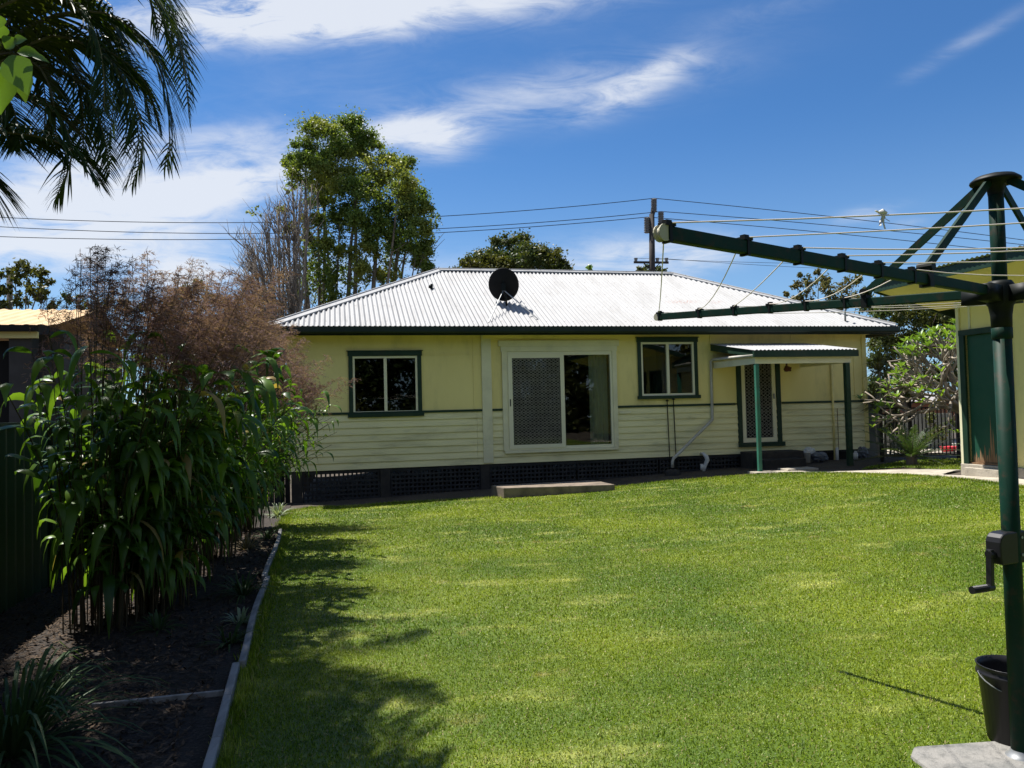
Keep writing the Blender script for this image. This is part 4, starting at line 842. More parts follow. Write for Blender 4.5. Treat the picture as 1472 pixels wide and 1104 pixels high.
# generic tree from pixel clumps
def tree(name, label, bx, Yd, clumps, mat, leaf, dens=900, barkm='bark', cat='tree', trunk_r=.25, group=None, gaps=8, hang=0, basez=-.2):
    b = at(bx, 560, Yd); b[2] = basez; T = empty(name, tuple(b), 0, label, cat, group); sb = SB(); g = MB(); bb = Vector(b)
    top = np.mean([at(x, y, Yd)[2] for x, y, r_ in clumps]); fork = Vector((0, 0, max(.5, (top-basez)*.45)))
    limb(g, (0, 0, 0), fork, trunk_r, trunk_r*.7, 5, .04, 8)
    for (x, y, r_) in clumps:
        rr_ = r_/FPX*Yd; c = at(x, y, Yd+random.uniform(-rr_, rr_)*1.3); foliage(sb, c, rr_*1.05, int((120+rr_*rr_*dens)*2.2), leaf*.68, leaf*.36, gaps, hang=hang)
        limb(g, fork-Vector((0, 0, random.uniform(0, .3)*fork.z)), Vector(c)-bb, trunk_r*.45, trunk_r*.08, 6, .12, 6)
    g.build('trunk', M[barkm], T, True); sb.build('crown', mat, T); return T
tree('domed_tree', 'broad domed dark tree showing above the middle of the white roof ridge', 740, 62, [(742, 348, 22), (722, 355, 22), (700, 378, 24), (675, 384, 22), (790, 378, 24), (812, 386, 14), (760, 372, 28), (730, 382, 28), (760, 356, 18), (700, 366, 18), (780, 362, 16), (735, 372, 22), (765, 378, 20), (795, 368, 14), (683, 378, 16), (712, 385, 18), (805, 383, 14), (665, 386, 14), (748, 392, 22), (790, 392, 18), (690, 395, 18), (815, 390, 9), (652, 392, 9)], M['lf_dark'], .42, 330, trunk_r=.4, gaps=14)
tree('distant_tree', 'small light green treetop just above the roof ridge beside the power pole', 848, 55, [(848, 386, 7), (855, 393, 7), (842, 394, 6)], M['lf_bright'], .3, 300, gaps=5)
tree('distant_tree', 'low dark treetop behind the base of the power pole above the ridge', 935, 70, [(920, 390, 8), (935, 386, 9), (950, 389, 8), (928, 396, 10), (945, 397, 10)], M['lf_dark'], .4, 200)
tree('gum_tree', 'open-crowned gum tree beyond the right end of the white roof', 1190, 42, [(1145, 410, 10), (1165, 405, 12), (1183, 402, 11), (1160, 425, 14), (1190, 418, 16), (1215, 412, 16), (1140, 430, 9), (1205, 435, 18), (1235, 425, 18), (1180, 440, 14), (1255, 440, 18), (1230, 402, 9), (1150, 395, 5), (1175, 392, 5), (1130, 422, 5)], M['lf_gum'], .26, 260, trunk_r=.12, gaps=12, hang=.6)
tree('dense_tree', 'dark bushy tree filling the gap between the house and shed, behind the fence', 1300, 28, [(1275, 455, 30), (1310, 450, 30), (1345, 450, 30), (1375, 465, 26), (1290, 490, 30), (1265, 490, 22), (1325, 490, 30), (1360, 500, 28), (1275, 525, 26), (1310, 530, 28), (1345, 540, 26), (1385, 530, 25), (1260, 560, 18), (1250, 440, 18), (1258, 470, 16), (1258, 520, 16), (1256, 550, 14), (1275, 575, 16), (1300, 560, 18), (1400, 440, 22), (1285, 430, 16), (1320, 425, 14), (1355, 430, 14)], M['lf_dark'], .2, 1600, trunk_r=.07, gaps=18)
tree('low_shrub', 'low rounded shrub behind the black fence near the shed', 1350, 24, [(1355, 575, 12), (1370, 568, 14), (1340, 582, 9), (1385, 580, 14)], M['lf_gum'], .12, 900, trunk_r=.06)
tree('low_shrub', 'dark shrub behind the black fence below the distant grey roof', 1300, 21, [(1285, 600, 14), (1345, 605, 18), (1370, 610, 16), (1275, 615, 12), (1350, 625, 14)], M['lf_dark'], .10, 1200, trunk_r=.05)
tree('flowering_shrub', 'small reddish shrub in front of the distant grey-roofed house', 1296, 30, [(1296, 582, 5), (1305, 584, 4), (1288, 585, 4)], leafm('red_leaf', (.28, .07, .03), (.35, .14, .05), .3), .12, 900, trunk_r=.04, cat='shrub')
tree('weeping_tree', 'dark weeping tree above the ochre garage roof at the left edge', 25, 26, [(20, 395, 18), (40, 385, 18), (60, 400, 16), (10, 415, 16), (45, 415, 18), (65, 425, 12), (30, 430, 14), (5, 440, 10), (75, 440, 8), (-10, 400, 18)], M['lf_dark'], .22, 420, trunk_r=.12, hang=.8)
tree('distant_tree', 'small dark treetops low on the horizon behind the feathery plumes', 285, 48, [(285, 410, 12), (270, 420, 14), (300, 425, 14), (255, 432, 14), (320, 435, 12), (240, 440, 14)], M['lf_dark'], .3, 260)
tree('distant_tree', 'dark bushes low between the ochre garage roof and the plumes', 110, 40, [(95, 430, 12), (120, 435, 14), (150, 440, 14), (180, 442, 14), (205, 440, 12)], M['lf_dark'], .28, 260)
# background belt hidden mostly, closes the horizon
tb = SB()
for i in range(46):
    x = -90+i*5.0+random.uniform(-1.5, 1.5); y = 95+random.uniform(-6, 14); r_ = random.uniform(2.2, 3.6); foliage(tb, (x, y, random.uniform(.5, 2)), r_*1.3, 420, .9, .5, 7)
tag(tb.build('far_woodland', M['lf_dark']), 'far dark wood along the horizon behind the houses', 'woodland', kind='stuff')
for k in range(14):  # row added behind the camera so the window glass reflects dark foliage
    hx = 0+k*2.7; T = empty('reflection_tree', (hx, -11+random.uniform(-1, 1), 0), 0, 'unseen tree of the row added behind the camera to darken the window reflections', 'tree', 'unseen trees added behind the photographer'); q = SB()
    for zz in (.8, 2.4, 4.2, 6.2, 7.6): foliage(q, (hx+random.uniform(-.6, .6), -11, zz), 2.2, 1700, .35, .2, 9)
    q.build('crown', M['lf_dark'], T); g = MB(); g.tube([(0, 0, -.2), (0, 0, 5)], [.2, .1], 8); g.build('trunk', M['bark'], T, True)
# frangipani
FB = at(1402, 640, 16.2); FB[2] = float(gz(FB[0], FB[1])); FR = empty('frangipani_tree', tuple(FB), 0, 'frangipani with bare pale forking branches and bright leaf tufts beside the shed', 'tree')
g = MB(); sb = SB(); tips = []; rf_ = random.Random(12)
def fork(p, d, l, r_, k):
    q_ = p+d*l; mid = p.lerp(q_, .5)+Vector((rf_.gauss(0, .03), rf_.gauss(0, .03), -.02))*l*2; g.tube([p, mid, q_], [r_, r_*.9, r_*.85], 6)
    if k == 0 or q_.z > 3.3: tips.append((q_, d)); return
    ax = d.cross(Vector((rf_.gauss(0, 1), rf_.gauss(0, 1), rf_.gauss(0, 1)))).normalized(); ph = rf_.uniform(0, 6.28)
    for j in range(3 if rf_.random() < .45 else 2):
        a_ = ph+j*2.1+rf_.uniform(-.3, .3); u1 = ax; u2 = d.cross(ax); nd = (d*1.0+(u1*math.cos(a_)+u2*math.sin(a_))*.72+Vector((-.05, 0, .10))).normalized(); fork(q_, nd, l*rf_.uniform(.72, .92), r_*.76, k-1)
for dd in ((-.9, -.1, .5), (-.75, .3, .7), (-.5, -.3, .9), (-.95, .2, .32), (-.3, .2, 1), (-.85, -.35, .42), (-.6, .1, .85)): fork(Vector((0, 0, .95)), Vector(dd).normalized(), .60, .055, 4)
g.tube([(0, 0, -.1), (0, 0, 1.0)], [.12, .09], 8); g.build('trunk', M['paleb'], FR, True)
for q_, d_ in tips:
    n = rf_.choice((0, 0, 0, 4, 7)) if q_.z+FB[2] < 2.5 else rf_.choice((0, 5, 7, 9))
    if not n: continue
    b0 = np.array(q_)+FB; a_ = np.linspace(0, 6.28, n, endpoint=False)+rf_.random(); o_ = np.stack([np.cos(a_), np.sin(a_), rng.uniform(.3, 1.6, len(a_))], 1); o_ = nrm(o_+np.array(d_)*.4); t = np.linspace(0, 1, 4)[None, :, None]; Lf = rng.uniform(.16, .28, n)[:, None, None]
    P = b0+o_[:, None]*Lf*t+np.array([0, 0, -.10])*t*t*Lf*5*.6; S = nrm(np.cross(o_, np.array([0, 0, 1.]))); sb.strips(P, np.array([.006, .022, .024, .002])[None]*np.ones((n, 1)), S, .3)
sb.build('crown', M['lf_bright'], FR)
# strap-leaved things
def strap(name, label, base, n, L, wdt, mat, up=.9, droop=1.0, cat='plant', spread=.04, group=None, hmin=.2, K=7):
    T = empty(name, tuple(base), 0, label, cat, group); sb = SB(); a = rng.uniform(0, 6.28, n); e = rng.uniform(hmin, 1.0, n)*up; D = np.stack([np.cos(a)*np.cos(e*1.5), np.sin(a)*np.cos(e*1.5), np.sin(e*1.5)], 1)
    l = L*rng.uniform(.55, 1.1, n); t = np.linspace(0, 1, K)[None, :, None]; P = np.array(base)+np.stack([np.cos(a), np.sin(a), 0*a], 1)[:, None]*spread+D[:, None]*l[:, None, None]*t+np.array([0, 0, -1.])*droop*(t**2.2)*l[:, None, None]*.5
    S = np.stack([-np.sin(a), np.cos(a), 0*a], 1); w_ = np.interp(np.linspace(0, 1, K), [0, .3, .8, 1], [.6, 1, .7, .05])*wdt; sb.strips(P, w_[None]*np.ones((n, 1)), S, .35); sb.build('leaves', mat, T); return T
strap('tufted_grass_plant', 'large clump of long arching strap leaves at the bottom left corner', gpt(15, 1085), 190, 1.05, .009, M['lf_strap'], 1.0, 1.25, spread=.07)
for (x, y, L, lab, m_, n) in ((400, 742, .42, 'pale tufted plant at the far end of the timber edging near the lattice', 'lf_pale', 90), (350, 856, .42, 'green strappy plant in the mulch beside the middle edging board', 'lf_strap', 60), (345, 895, .20, 'small pale variegated tuft in the mulch by the edging', 'lf_pale', 40),
                            (330, 925, .28, 'sparse dark strappy plant below the pale tuft in the mulch', 'lf_strap', 40), (355, 790, .34, 'dry brownish drooping tuft further back in the garden bed', 'lf_dry', 60), (228, 905, .28, 'small dark fern-like plant at the foot of the tall stems', 'lf_strap', 40), (385, 775, .3, 'low green tuft leaning over the far edging board', 'lf_strap', 50)):
    strap('border_plant', lab, gpt(x, y), n, L, .008, M[m_], 1.0, .9, spread=.03, group='small plants in the garden bed')
# corner dracaena
DP = at(1268, 640, 18.2); DP[2] = .2; DT = empty('dracaena', tuple(DP), 0, 'spiky-leaved dracaena growing at the right corner of the house', 'plant'); g = MB(); sb = SB()
for (dx, dy, h_) in ((0, 0, 2.3), (.22, .2, 1.85), (-.12, .1, 1.45), (.3, -.1, 1.15), (.42, .2, .85)):
    g.tube([(dx*.4, dy*.4, -.1), (dx*.8, dy*.8, h_*.5), (dx, dy, h_)], [.03, .025, .02], 6)
    for hh in (h_, h_-.2):
        n = 46; a = rng.uniform(0, 6.28, n); e = rng.uniform(-.5, 1.4, n); D = np.stack([np.cos(a)*np.cos(e), np.sin(a)*np.cos(e), np.sin(e)], 1); t = np.linspace(0, 1, 4)[None, :, None]; l = rng.uniform(.3, .5, n)[:, None, None]
        P = DP+np.array([dx, dy, hh])+D[:, None]*l*t-np.array([0, 0, .22])*t*t*l; sb.strips(P, np.array([.010, .014, .010, .001])[None]*np.ones((n, 1)), np.stack([-np.sin(a), np.cos(a), 0*a], 1), .3)
g.build('stem', M['paleb'], DT); sb.build('leaves', M['lf_gum'], DT)
# cycad in front of the black fence
def fronds(sb, g, base, paths, nl, L, wdt, droop=.25, rad=.008, vee=.5, taper=True):
    """paths: list of (K,3) world polylines; pinnate leaflets both sides"""
    for P in paths:
        P = np.array(P, float); d = np.r_[0, np.cumsum(np.linalg.norm(np.diff(P, axis=0), axis=1))]; m = nl
        # smooth
        ts = np.linspace(0, 1, 40); idx = d/d[-1]
        Q = np.stack([np.interp(ts, idx, P[:, c]) for c in range(3)], 1)
        for _ in range(12): Q[1:-1] = (Q[:-2]+Q[2:]+2*Q[1:-1])/4
        if g is not None: g.tube([Vector(q-base) for q in Q[::3]], list(np.linspace(rad, rad*.25, len(Q[::3]))), 5)
        t = np.linspace(.14, .995, m); Bp = np.stack([np.interp(t, ts, Q[:, c]) for c in range(3)], 1); T = nrm(np.stack([np.interp(t, ts, np.gradient(Q[:, c])) for c in range(3)], 1))
        sd2 = nrm(np.cross(T, np.array([0, 0, 1.])+rng.normal(size=3)*.12)); up = nrm(np.cross(sd2, T))
        for sg in (-1, 1):
            D = nrm(sd2*sg*.85+T*(.55+.5*t[:, None]**2)+up*vee*.5+rng.normal(size=(m, 3))*.10); ll = L*(np.sin(np.pi*np.clip(t*.82+.16, 0, 1))**.6)*rng.uniform(.85, 1.1, m); K = 5
            s_ = np.linspace(0, 1, K)[None, :, None]; PP = Bp[:, None]+D[:, None]*ll[:, None, None]*s_+np.array([0, 0, -1.])*droop*ll[:, None, None]*s_**2*1.6
            S = nrm(np.cross(D, up)); w_ = np.array([.5, 1, .95, .6, .03])*wdt; sb.strips(PP, w_[None]*np.ones((m, 1)), T*.8+up*.35*sg*0+up*.2, 0)
CY = at(1310, 652, 15.6); CY[2] = float(gz(CY[0], CY[1])); CC = empty('cycad', tuple(CY), 0, 'dark cycad with stiff arching fronds in front of the black fence', 'cycad'); sb = SB(); g = MB(); paths = []
for i in range(34):
    a = i*2.4; e = .10+1.0*(i/34); L = random.uniform(.95, 1.25); d = np.array([math.cos(a)*math.cos(e), math.sin(a)*math.cos(e), math.sin(e)]); paths.append([CY+np.array([0, 0, .15])+d*L*t+np.array([0, 0, -.22])*t*t*L for t in np.linspace(0, 1, 6)])
g.tube([(0, 0, -.05), (0, 0, .22)], [.12, .09], 10); fronds(sb, g, CY, paths, 40, .14, .0085, .1, .008); g.build('stem', M['bark'], CC); sb.build('leaves', M['lf_strap'], CC)
# black pool fence
fl = at(1268, 655, 17.0); fr_ = at(1392, 655, 17.0); fz = .28
FN = empty('pool_fence', (fl[0], fl[1], fz), 0, 'black metal picket fence between the house and the shed', 'fence'); wid = fr_[0]-fl[0]; xm_ = at(1310, 655, 17.0)[0]-fl[0]; zt1 = at(1340, 575.5, 17)[2]-fz; zt0 = at(1290, 584.5, 17)[2]-fz
for x in (0, xm_, at(1376, 600, 17)[0]-fl[0]): g = MB(); g.box(x-.03, x+.03, -.03, .03, -.3, zt1+.04 if x else zt0); g.lathe((x, 0, (zt1+.04 if x else zt0)), [(.035, 0), (.035, .012), (0, .03)], 8); g.build('post', M['fenceblack'], FN)
for x0_, x1_, zz in ((0, xm_, zt0-.02), (xm_, wid, zt1-.015)):
    for za_, zb_ in ((zz-.03, zz), (zz-.16, zz-.13), (.06, .09)): g = MB(); g.box(x0_+.03, x1_-.03, -.02, .02, za_, zb_); g.build('rail', M['fenceblack'], FN)
    x = x0_+.10
    g = MB()
    while x < x1_-.05: g.box(x-.009, x+.009, -.009, .009, .062, zz-.125); x += .085
    g.build('pickets', M['fenceblack'], FN)
# distant house with a grey tiled roof
p = at(1318, 575, 46); NH = empty('distant_house', (p[0], p[1], 0), .1, 'low distant house with a grey hip roof seen over the black fence', 'house')
zr = at(1318, 563, 46)[2]; ze = at(1318, 577, 46)[2]; g = MB(); g.add([(-2.0, -1.5, ze), (2.8, -1.5, ze), (2.8, 5, ze), (-2, 5, ze), (-.4, 1.5, zr), (1.2, 1.5, zr)], [(0, 1, 5, 4), (1, 2, 5), (2, 3, 4, 5), (3, 0, 4), (3, 2, 1, 0)]); g.build('roof', M['tile'], NH); g = MB(); g.box(-1.7, 2.5, -1.1, 4.6, -.3, ze-.01); g.build('wall', M['brick'], NH)
# red tub
p = at(1363, 639, 19.5); p[2] = float(gz(p[0], p[1]))+.01; g = MB(); g.lathe((0, 0, 0), [(0, 0), (.15, 0), (.19, .11), (.20, .12), (.20, .135), (.18, .135), (.14, .02), (0, .02)], 20); o_ = g.build('tub', M['red'], None, True); o_.location = p; tag(o_, 'low red plastic tub on the concrete behind the black fence', 'tub')
p = at(1374, 637, 19.8); p[2] = float(gz(p[0], p[1]))+.01; g = MB(); g.lathe((0, 0, 0), [(0, 0), (.06, 0), (.08, .18), (.085, .2), (.075, .2), (.055, .02), (0, .02)], 16); o_ = g.build('plant_pot', M['white'], None, True); o_.location = p; tag(o_, 'small white pot beside the red tub behind the black fence', 'pot')
p = at(1318, 618, 23); g = MB(); g.box(-1.0, 1.0, -.03, .03, 0, 1.05); [g.box(-1.0+i*.25, -.97+i*.25, -.045, -.031, 0, 1.05) for i in range(9)]; o_ = g.build('pale_screen', M['greyboard'], None); o_.location = (p[0], p[1], .1); tag(o_, 'grey panelled screen standing beyond the black fence', 'screen')
# ------------------------------------------------------------------ power pole and wires
YP = 46.; pb = at(938, 560, YP); pb[2] = -.2; PPp = empty('power_pole', tuple(pb), 0, 'tall timber power pole with insulators behind the house', 'power pole')
def rp(x, y, Y=YP): return Vector(at(x, y, Y)-pb)
g = MB(); g.tube([(0, 0, 0), rp(937.5, 400), rp(937, 308)], [.22, .19, .16], 10); g.build('pole', M['pole'], PPp, True)
g = MB(); g.tube([rp(938, 308), rp(939, 301)], .14, 8); g.bar(rp(931, 334), rp(937, 331), .1, .1); g.bar(rp(937, 331), rp(952, 327), .1, .1); g.bar(rp(911, 377), rp(961, 377.5), .12, .12); g.bar(rp(925, 378), rp(937, 388), .05, .05); g.bar(rp(949, 378), rp(938, 388), .05, .05); g.build('crossarm', M['pole'], PPp)
for (x, y0, y1) in ((940, 305, 286), (930, 335, 313), (950, 327, 305)):
    a = rp(x, y0); b = rp(x, y1); pts = [a.lerp(b, i/18) for i in range(19)]; g = MB(); g.tube(pts, [.20 if i % 2 else .13 for i in range(19)], 8); g.build('insulator', M['ceramic'], PPp)
for x in (914, 945, 958): g = MB(); g.tube([rp(x, 376), rp(x, 371)], [.08, .12], 8); g.build('insulator', M['ceramic'], PPp)
def wire(a, b, sag, label, r_=.022):
    a = Vector(a); b = Vector(b); o_ = a.copy(); g = MB(); pts = []
    for i in range(41):
        t = i/40; p_ = a.lerp(b, t); p_.z -= sag*4*t*(1-t); pts.append(p_-o_)
    g.tube(pts, r_, 5); w_ = g.build('power_line', M['wire'], None); w_.location = o_; tag(w_, label, 'power line', 'power lines crossing behind the house')
for (x, y, xl, yl, xr, yr, nm) in ((940, 285, -120, 305, 1560, 357, 'top'), (950, 304, -120, 318, 1560, 362, 'middle'), (930, 312, -120, 335, 1560, 375, 'lowest')):
    wire(at(x, y, YP), at(xl, yl, YP-2), 1.0 if nm != 'lowest' else .8, '%s of the three power lines running left from the pole top' % nm)
    wire(at(x, y, YP), at(xr, yr, YP+4), -.15, '%s of the three power lines running right from the pole top' % nm)
for (x, y, xr, yr, nm) in ((914, 371, 1250, 300, 'left'), (945, 371, 1300, 318, 'right')):
    wire(at(x, y, YP), at(1560, yr+75, YP+4), .3, 'thin service line from the %s end of the low crossarm, rising right' % nm, .012)
p = at(14, 440, 30); b_ = at(14, 385, 30); g = MB(); g.tube([(0, 0, 0), (0, 0, b_[2])], .11, 8); o_ = g.build('timber_pole', M['pole'], None, True); o_.location = (p[0], p[1], 0); tag(o_, 'dark bare pole under the weeping tree above the ochre roof', 'pole')
# ------------------------------------------------------------------ tiger grass clumps
def clump(cx, cy, h, n, label, Ll, Lw, plumes, pl_h, seed, lean=(.3, 0), leafn=13, low=.25):
    base = np.array([cx, cy, float(gz(cx, cy))]); T = empty('tiger_grass', tuple(base), 0, label, 'tall grass', 'tall feathery grasses along the left fence'); g = MB(); sb = SB(); pb_ = SB(); ps = MB(); r = random.Random(seed)
    for i in range(n):
        a = r.uniform(0, 6.28); rad = r.uniform(0, .28); b0 = np.array([math.cos(a)*rad, math.sin(a)*rad*1.3, 0]); out = np.array([math.cos(a), math.sin(a)*1.2, 0]); hh = h*r.uniform(.55, 1.0); sp_ = r.uniform(.15, .75)
        t = np.linspace(0, 1, 8)[:, None]; P = b0+out*sp_*(t**1.8)*hh*.45+np.array([lean[0], lean[1], 0])*t**2*.8+np.array([0, 0, hh])*(t-.12*t**3)
        g.tube([Vector(p) for p in P], list(np.linspace(.0065, .003, 8)), 5)
        m = leafn; tt = np.array([r.uniform(low, 1) for _ in range(m)]); Bp = np.stack([np.interp(tt, t[:, 0], P[:, c]) for c in range(3)], 1)+base
        aa = np.array([r.uniform(0, 6.28) for _ in range(m)]); D = nrm(np.stack([np.cos(aa), np.sin(aa), np.array([r.uniform(.1, 1.1) for _ in range(m)])], 1)+out*.5)
        K = 7; s_ = np.linspace(0, 1, K)[None, :, None]; l = (Ll*np.array([r.uniform(.4, 1.35) for _ in range(m)]))[:, None, None]
        PP = Bp[:, None]+D[:, None]*l*s_*(1-.35*s_**2)+np.array([0, 0, -1.])*l*(s_**2)*np.array([r.uniform(.25, 1.15) for _ in range(m)])[:, None, None]
        S = nrm(np.stack([-D[:, 1], D[:, 0], 0*D[:, 0]+.001], 1)+rng.normal(size=(m, 3))*.25); w_ = np.array([.18, .75, 1, .95, .72, .38, .02])*Lw*.5
        sb.strips(PP, w_[None]*(.75+.5*rng.random((m, 1))), S, .28)
    for i in range(plumes):
        a = r.uniform(0, 6.28); rad = r.uniform(0, .3); hh = pl_h*r.uniform(.80, 1.04); out = np.array([math.cos(a), math.sin(a), 0])*r.uniform(.05, .35)+np.array([lean[0]*r.uniform(.2, 1.4), lean[1], 0])
        t = np.linspace(0, 1, 8)[:, None]; P = np.array([math.cos(a)*rad, math.sin(a)*rad, 0])+out*(t**2)*1.0+np.array([0, 0, hh])*(t-.06*t**4)
        ps.tube([Vector(p) for p in P], list(np.linspace(.006, .002, 8)), 4)
        nb_ = 44; tt = np.linspace(.74, 1.0, nb_); Bp = np.stack([np.interp(tt, t[:, 0], P[:, c]) for c in range(3)], 1)+base; aa = rng.uniform(0, 6.28, nb_)
        D = nrm(np.stack([np.cos(aa)*.75, np.sin(aa)*.75, .75+0*aa], 1)+nrm(out[None])*.45); l = (.36-.24*(tt-.74)/.26)*rng.uniform(.7, 1.2, nb_); K = 5; s_ = np.linspace(0, 1, K)[None, :, None]
        PP = Bp[:, None]+D[:, None]*l[:, None, None]*s_+np.array([.35, 0, -.9])*(l[:, None, None]*s_**2)*.75
        S = nrm(np.cross(D, rdir(nb_))); pb_.strips(PP, np.full((nb_, K), .0013), S)
        # spikelets along each branchlet
        k2 = 14; sp = rng.uniform(.15, 1, (nb_, k2)); C = np.stack([[np.interp(sp[j], s_[0, :, 0], PP[j, :, c]) for c in range(3)] for j in range(nb_)], 0).transpose(0, 2, 1).reshape(-1, 3)
        n3 = len(C); D3 = nrm(np.repeat(D, k2, 0)*.5+rng.normal(size=(n3, 3))*.55+np.array([.35, 0, -.45])); pb_.leaves(C+D3*.018, rng.uniform(.028, .062, n3), .0048, D3, nrm(np.cross(D3, rdir(n3))))
    g.build('stems', M['cane'], T); sb.build('leaves', M['lf_big'], T)
    if plumes: ps.build('plume_stalks', M['cane'], T); pb_.build('plumes', M['plume'], T)
    return T
clump(-3.22, 6.0, 2.52, 56, 'nearest broad-leaved tall grass clump, dark leaves spreading against the green fence', .34, .074, 26, 3.0, 12, (.22, 0), 16, .24)
clump(-3.05, 6.45, 2.58, 74, 'broad-leaved tall grass clump with large leaves hanging low over the mulch and edging', .38, .076, 40, 3.0, 17, (.46, 0), 18, .15)
clump(-3.25, 7.5, 2.45, 56, 'second plumed tall grass clump from the camera, in the middle of the bed', .35, .068, 46, 3.12, 13, (.40, 0), 14)
clump(-3.50, 8.8, 2.4, 56, 'third plumed tall grass clump from the camera, sunlit on its lawn side', .32, .058, 44, 3.05, 14, (.50, 0), 14)
clump(-3.75, 10.1, 2.3, 54, 'fourth plumed tall grass clump, second from the house end of the bed', .28, .048, 42, 2.9, 15, (.60, 0), 14)
clump(-4.05, 11.5, 2.15, 52, 'farthest plumed tall grass clump, brown plumes in front of the cream wall', .26, .042, 46, 2.6, 16, (.95, 0), 14)
for k, (hx, hy, lab) in enumerate(((-8.2, 1.0, 'first unseen dense tree added over the left fence to darken the bed'), (-8.6, 4.2, 'second unseen dense tree added over the left fence to darken the bed'), (-6.5, -3.0, 'unseen dense tree added behind the photographer on the left to darken the lawn'))):  # unseen trees added to darken the garden bed and near lawn
    T = empty('dense_tree', (hx, hy, 0), 0, lab, 'tree'); q = SB()
    for m_ in range(7): foliage(q, (hx+random.uniform(-1, 1), hy+random.uniform(-1.2, 1.2), random.uniform(2.0, 6.2)), 1.6, 1500, .22, .13, 10)
    q.build('crown', M['lf_dark'], T); g = MB(); g.tube([(0, 0, -.2), (0, 0, 4.5)], [.18, .1], 8); g.build('trunk', M['bark'], T, True)
# ------------------------------------------------------------------ palm overhead
PBm = np.array([-3.55, 4.55, 0.0]); PT = empty('cane_palm', tuple(PBm), 0, 'clumping palm with drooping feather fronds hanging in at the upper left', 'palm'); g = MB()
for (dx, dy, tx, ty, h_) in ((-.1, 0, -.05, .1, 3.3), (-.15, .05, -.1, .1, 3.1), (-.25, .1, -.4, .1, 3.0), (-.05, -.25, .05, -.3, 2.9), (-.2, -.2, -.3, -.3, 3.2)):
    g.tube([(dx, dy, -.1), (dx+(tx-dx)*.4, dy+(ty-dy)*.4, h_*.5), (tx, ty, h_)], [.05, .045, .04], 10)
g.build('trunk', M['palmtrunk'], PT, True)
sb = SB(); gr = MB(); paths = []
px_fr = [[(-40, 90, 4.7), (90, -60, 4.6), (200, -40, 4.5), (262, 50, 4.5), (272, 170, 4.5)],
         [(-40, 100, 4.7), (60, 20, 4.6), (160, 10, 4.6), (230, 80, 4.6), (255, 200, 4.6), (240, 240, 4.6)],
         [(-30, 110, 4.6), (80, 40, 4.5), (170, 90, 4.5), (205, 170, 4.5), (210, 220, 4.5), (190, 265, 4.5)],
         [(-30, 120, 4.7), (60, 90, 4.8), (120, 120, 4.8), (150, 190, 4.8), (158, 250, 4.8)],
         [(-50, 130, 4.4), (30, 130, 4.4), (90, 165, 4.4), (108, 225, 4.4), (80, 285, 4.4)],
         [(-90, 160, 4.2), (0, 190, 4.2), (60, 195, 4.2), (110, 215, 4.2), (140, 260, 4.2)],
         [(-160, 200, 3.9), (-100, 200, 3.9), (-55, 220, 3.9), (-25, 250, 3.9), (-10, 290, 3.9)],
         [(-60, 60, 4.9), (60, -30, 5.0), (150, 30, 5.0), (185, 130, 5.0), (180, 220, 5.0)],
         [(-60, 60, 4.5), (40, -60, 4.3), (140, -70, 4.2), (220, -20, 4.1), (250, 70, 4.1)],
         [(-60, 80, 4.9), (20, 30, 5.0), (90, 60, 5.0), (120, 140, 5.0), (120, 220, 5.0)],
         [(-60, 60, 4.7), (30, 0, 4.8), (110, -20, 4.9), (170, 40, 5.0), (200, 120, 5.0)],
         [(-60, 100, 4.6), (0, 70, 4.5), (60, 90, 4.5), (80, 150, 4.5), (80, 220, 4.5)],
         [(-90, 100, 4.4), (-20, 110, 4.3), (20, 150, 4.3), (30, 210, 4.3)],
         [(-60, 40, 4.4), (60, -20, 4.3), (130, 20, 4.3), (150, 90, 4.3), (150, 160, 4.3)],
         [(-60, 100, 4.5), (60, 60, 4.7), (140, 60, 4.8), (210, 110, 4.9), (230, 180, 4.9)],
         [(-60, 30, 4.7), (60, -90, 4.7), (190, -80, 4.7), (250, 0, 4.7), (265, 100, 4.7)]]
for f_ in px_fr: paths.append([at(*q) for q in f_])
for f_ in px_fr[:4]+px_fr[7:]:
    jx, jy, ky = random.uniform(-28, 8), random.uniform(-25, 15), random.uniform(1.08, 1.32); paths.append([at(x+jx*(i_/4), y+jy, Y*ky) for i_, (x, y, Y) in enumerate(f_)])
def seen(P):
    P = np.array(P); return bool(np.any((P[:, 0] > -.78*P[:, 1]-.25) & ((P[:, 2]-EYE) < .555*P[:, 1]+.12)))
for i in range(30):                                            # the rest of the crown, over and left of the frame
    a = i*2.399; c = PBm+np.array([random.uniform(-.3, .3), random.uniform(-.3, .3), random.uniform(2.9, 3.4)]); L = random.uniform(1.5, 2.1); e = random.uniform(.45, 1.2)
    d = np.array([math.cos(a)*math.cos(e), math.sin(a)*math.cos(e), math.sin(e)]); P = [c+d*L*t+np.array([0, 0, -1.3])*t**2.2*L*.6 for t in np.linspace(0, 1, 7)]
    if not seen(P): paths.append(P)
for cx_, cy_, cz_ in ((-4.2, 5.3, 4.7), (-4.9, 4.0, 4.4), (-3.9, 6.6, 5.4), (-5.3, 6.4, 5.05)):  # extra crowns added out of frame to shade the bed, tallest without trunks
    g = MB(); g.tube([(cx_+3.55-.2, 0.1+.1*cx_, -.1), (cx_+3.55, cy_-4.55, cz_)], [.06, .045], 10); g.build('trunk', M['palmtrunk'], PT, True) if cz_ < 5 else None
    for i in range(34):
        a = i*2.399; L = random.uniform(1.5, 2.3); e = random.uniform(.1, 1.2); d = np.array([math.cos(a)*math.cos(e), math.sin(a)*math.cos(e), math.sin(e)]); c = np.array([cx_, cy_, cz_])
        P = [c+d*L*t+np.array([0, 0, -1.0])*t**2.2*L*.6 for t in np.linspace(0, 1, 7)]
        if not seen(P): paths.append(P)
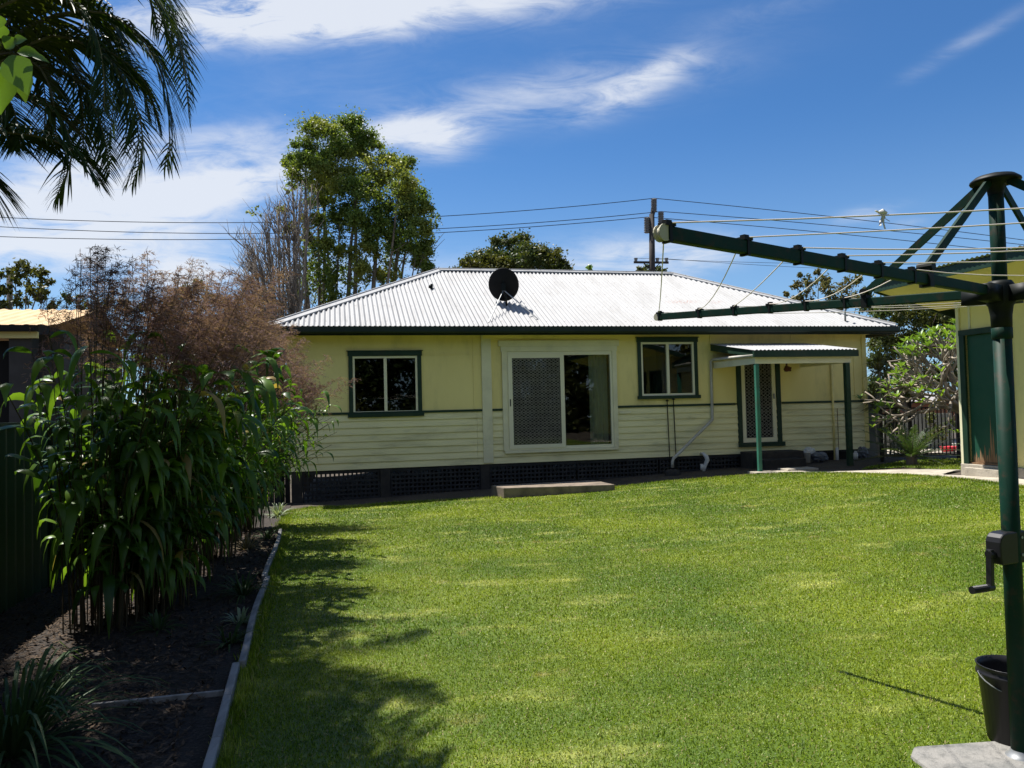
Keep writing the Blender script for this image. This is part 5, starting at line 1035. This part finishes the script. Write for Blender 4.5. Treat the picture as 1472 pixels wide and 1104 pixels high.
for P in paths:
    s1 = SB(); g1 = MB(); fronds(s1, g1, PBm, [P], 56, .31, .013, .30, .011, .55); rc_ = g1.build('frond', M['palmtrunk'], PT); V = np.concatenate(s1.V)-PBm; npmesh('leaflets', V, np.concatenate(s1.F), M['lf_palm'], rc_)
# unseen off-frame palms added to shade the bed, trunk and crown left of the frame
def shade_palm(c, label, n, hz):
    c = np.array(c, float); T = empty('cane_palm', tuple(c), 0, label, 'palm'); g = MB()
    for k in range(4): a = k*1.6; g.tube([(.15*math.cos(a), .15*math.sin(a), -.1), (.3*math.cos(a), .3*math.sin(a), hz)], [.05, .04], 8)
    g.build('trunk', M['palmtrunk'], T, True)
    for i in range(n):
        a = i*2.399; L = random.uniform(1.6, 2.2); e = random.uniform(.3, 1.2); d = np.array([math.cos(a)*math.cos(e), math.sin(a)*math.cos(e), math.sin(e)]); b = c+np.array([.2*math.cos(a), .2*math.sin(a), hz])
        P = [b+d*L*t+np.array([0, 0, -1.3])*t**2.2*L*.6 for t in np.linspace(0, 1, 7)]
        if seen(P): continue
        s1 = SB(); g1 = MB(); fronds(s1, g1, c, [P], 44, .42, .012, .55, .011, .35); rc_ = g1.build('frond', M['palmtrunk'], T); npmesh('leaflets', np.concatenate(s1.V)-c, np.concatenate(s1.F), M['lf_palm'], rc_)
shade_palm((-4.4, 3.9, 0), 'second clumping palm, unseen, added outside the left edge to shade the bed', 30, 3.1)
shade_palm((-3.9, 2.1, 0), 'third clumping palm, unseen, added left of the photographer to shade the bed', 26, 2.9)
# broad leaves poking in at the left edge
LB = at(-60, 90, 2.6); BL = empty('leafy_branch', tuple(LB), 0, 'few broad yellow-green leaves poking in at the upper left edge in front of the palm', 'plant'); sb = SB(); g = MB()
g.tube([(0, 0, -.3), (0, 0, 0), tuple(at(20, 75, 2.6)-LB)], [.012, .008, .004], 6); g.build('twig', M['cane'], BL)
for (x, y, dx, dz, l, wq) in ((2, 55, .2, .9, .07, .03), (8, 70, .5, .5, .07, .03), (15, 80, .3, -.6, .11, .05), (25, 75, .9, .05, .09, .022), (30, 100, .25, -.9, .10, .035), (10, 100, -.2, -.8, .12, .05), (-5, 90, -.5, -.5, .12, .05), (0, 40, 0, 1, .06, .025), (45, 80, 1, -.15, .07, .012), (20, 62, .8, .35, .06, .02)):
    p = at(x, y, 2.6+random.uniform(-.05, .05)); D = nrm(np.array([dx, random.uniform(-.4, .1), dz])); s_ = np.linspace(0, 1, 7)[:, None]; P = p+D*l*s_+np.array([0, 0, -.5])*l*s_**2*.6; sb.strips(P[None], (np.array([.1, .7, 1, 1, .75, .35, .02])*wq)[None], nrm(np.cross(D, np.array([.2, -1, .3])))[None], .3)
sb.build('leaves', M['lf_bright'], BL, True)
SC.render.engine = 'CYCLES'; SC.cycles.max_bounces = 8; SC.cycles.transparent_max_bounces = 12; SC.cycles.use_denoising = True
SC.cycles.sample_clamp_indirect = 6
